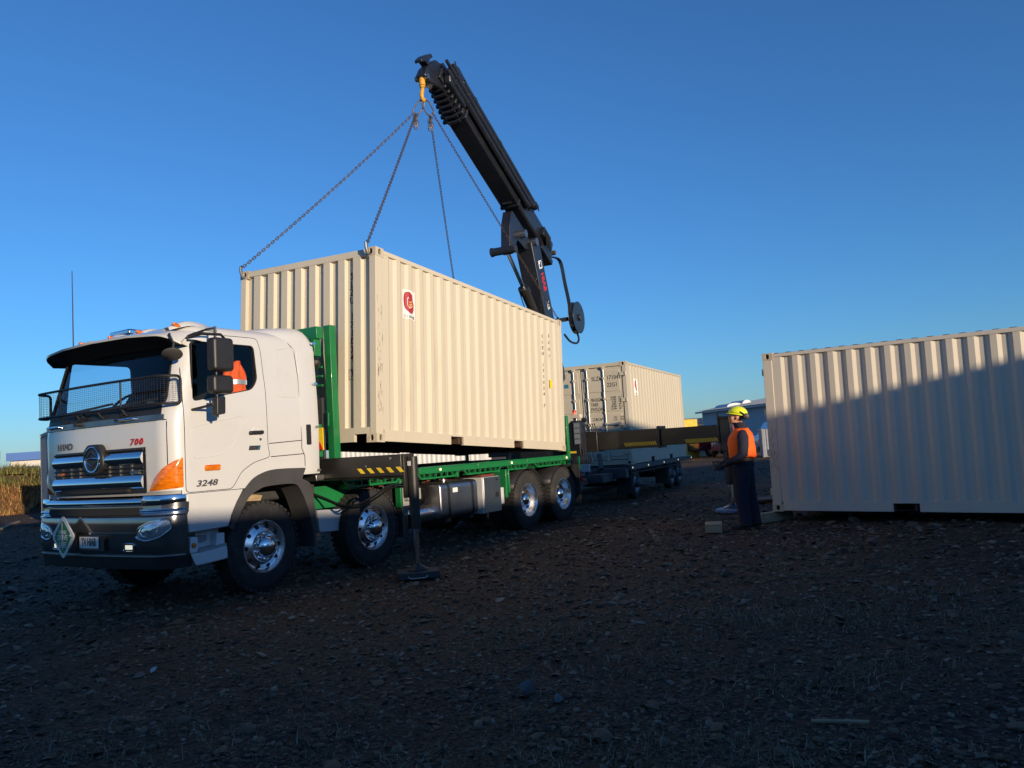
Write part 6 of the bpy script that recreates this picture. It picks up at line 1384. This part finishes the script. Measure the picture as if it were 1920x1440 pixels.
# clothing
n = 32; rows = []
for (z, cx, rx, ry) in ((1.09, -.012, .166, .200), (1.12, -.012, .180, .212), (1.16, -.008, .176, .212), (1.20, -.006, .182, .216), (1.26, -.006, .174, .22), (1.32, -.004, .176, .230), (1.40, -.008, .166, .232), (1.45, -.014, .146, .215), (1.49, -.018, .122, .175), (1.52, -.02, .098, .125), (1.545, -.02, .088, .098)):
    rows.append([(cx+rx*math.cos(2*PI*k/n)*(1+.035*math.sin(5*2*PI*k/n+z*20)+.02*math.sin(3*2*PI*k/n-z*45)), ry*math.sin(2*PI*k/n)*(1+.03*math.sin(7*2*PI*k/n+z*17)), z+.012*math.sin(4*2*PI*k/n)*(z < 1.15)) for k in range(n)])
b = MB(); b.grid(rows, closed=True); ve = b.build('vest', 'orange_vest', body, ang=60); ve.modifiers.new('s', 'SOLIDIFY').thickness = -.008
for s_ in (1, -1):
    b = MB(); b.tube([(-.015, s_*.165, 1.485), (-.005, s_*.232, 1.42), (.002, s_*.268, 1.28), (.018, s_*.279, 1.15), (.09, s_*.252, 1.085), (.16, s_*.205, 1.055), (.215, s_*.15, 1.025)], [.055, .080, .074, .067, .062, .056, .050], 14); b.build('sleeve', 'navy', body, ang=60)
b = MB(); etube(b, [(-.025, 0, 1.525, .092, .098), (-.015, 0, 1.57, .086, .088), (.0, 0, 1.64, .092, .092), (.0, 0, 1.642, .075, .075)], 20); b.build('collar', 'navy', body, ang=60)
b = MB(); etube(b, [(-.012, 0, 1.045, .160, .192), (-.012, 0, 1.085, .160, .192)], 24); b.build('belt', 'belt', body, ang=50)
# helmet with ear defenders
b = MB(); rows = []
for j in range(9):
    t = PI/2*j/8; rows.append([H((-.012+.132*math.cos(t)*math.cos(2*PI*k/28), .106*math.cos(t)*math.sin(2*PI*k/28), .052+.115*math.sin(t)+.006*(abs(math.sin(2*PI*k/28)) < .2))) for k in range(28)])
b.grid(rows, closed=True); hm = b.build('helmet', 'helmet_yellow', body, ang=60); hm.modifiers.new('s', 'SOLIDIFY').thickness = -.004
b = MB(); rows = []
for q in (1.0, 1.28): rows.append([H((-.012+.132*math.cos(t)*(q if math.cos(t) > 0 else 1+(q-1)*.25), .106*math.sin(t)*(1+(q-1)*.35), .052-.02*(q-1)/.28)) for t in [2*PI*k/28 for k in range(28)]])
b.grid(rows, closed=True); br = b.build('helmet_brim', 'helmet_yellow', hm, ang=60); br.modifiers.new('s', 'SOLIDIFY').thickness = .005
for s_ in (1, -1):
    b = MB(); b.lathe([(.001, .045), (.035, .042), (.046, .025), (.046, .0), (.040, -.008), (.001, -.01)], H((-.115, s_*.088, .03)), tilt @ Vector((-.15, s_, 0)), 18); em_ = b.build('ear_defender', 'black_plastic', hm, ang=50)
    b = MB(); b.tube([H((-.02, s_*.108, .085)), H((-.06, s_*.12, .07)), H((-.11, s_*.11, .045))], .010, 6); b.build('defender_arm', 'black_plastic', em_)
# remote control held in both hands
rcx = empty('remote_control', person.matrix_world @ Matrix.Translation((.335, 0, .97)), 'black crane remote control box held at the waist by the worker', 'remote control')
b = MB(); b.prism(rpoly([(-.07, -.10), (.07, -.10), (.07, .10), (-.07, .10)], .03), 'z', -.05, .045); rb = b.build('case', 'black_plastic', rcx, bevel=.012)
for k in range(4):
    b = MB(); b.cyl((.0, -.06+.04*k, .045), (.01, -.06+.04*k, .085), .006, n=8); b.build('joystick', 'black_rubber', rb)
b = MB(); b.tube([(.06, .10, .03), (.06, .125, .08), (-.05, .125, .08), (-.06, .10, .03)], .009, 6); b.tube([(.06, -.10, .03), (.06, -.125, .08), (-.05, -.125, .08), (-.06, -.10, .03)], .009, 6); b.build('guard_rail', 'black_rubber', rb)
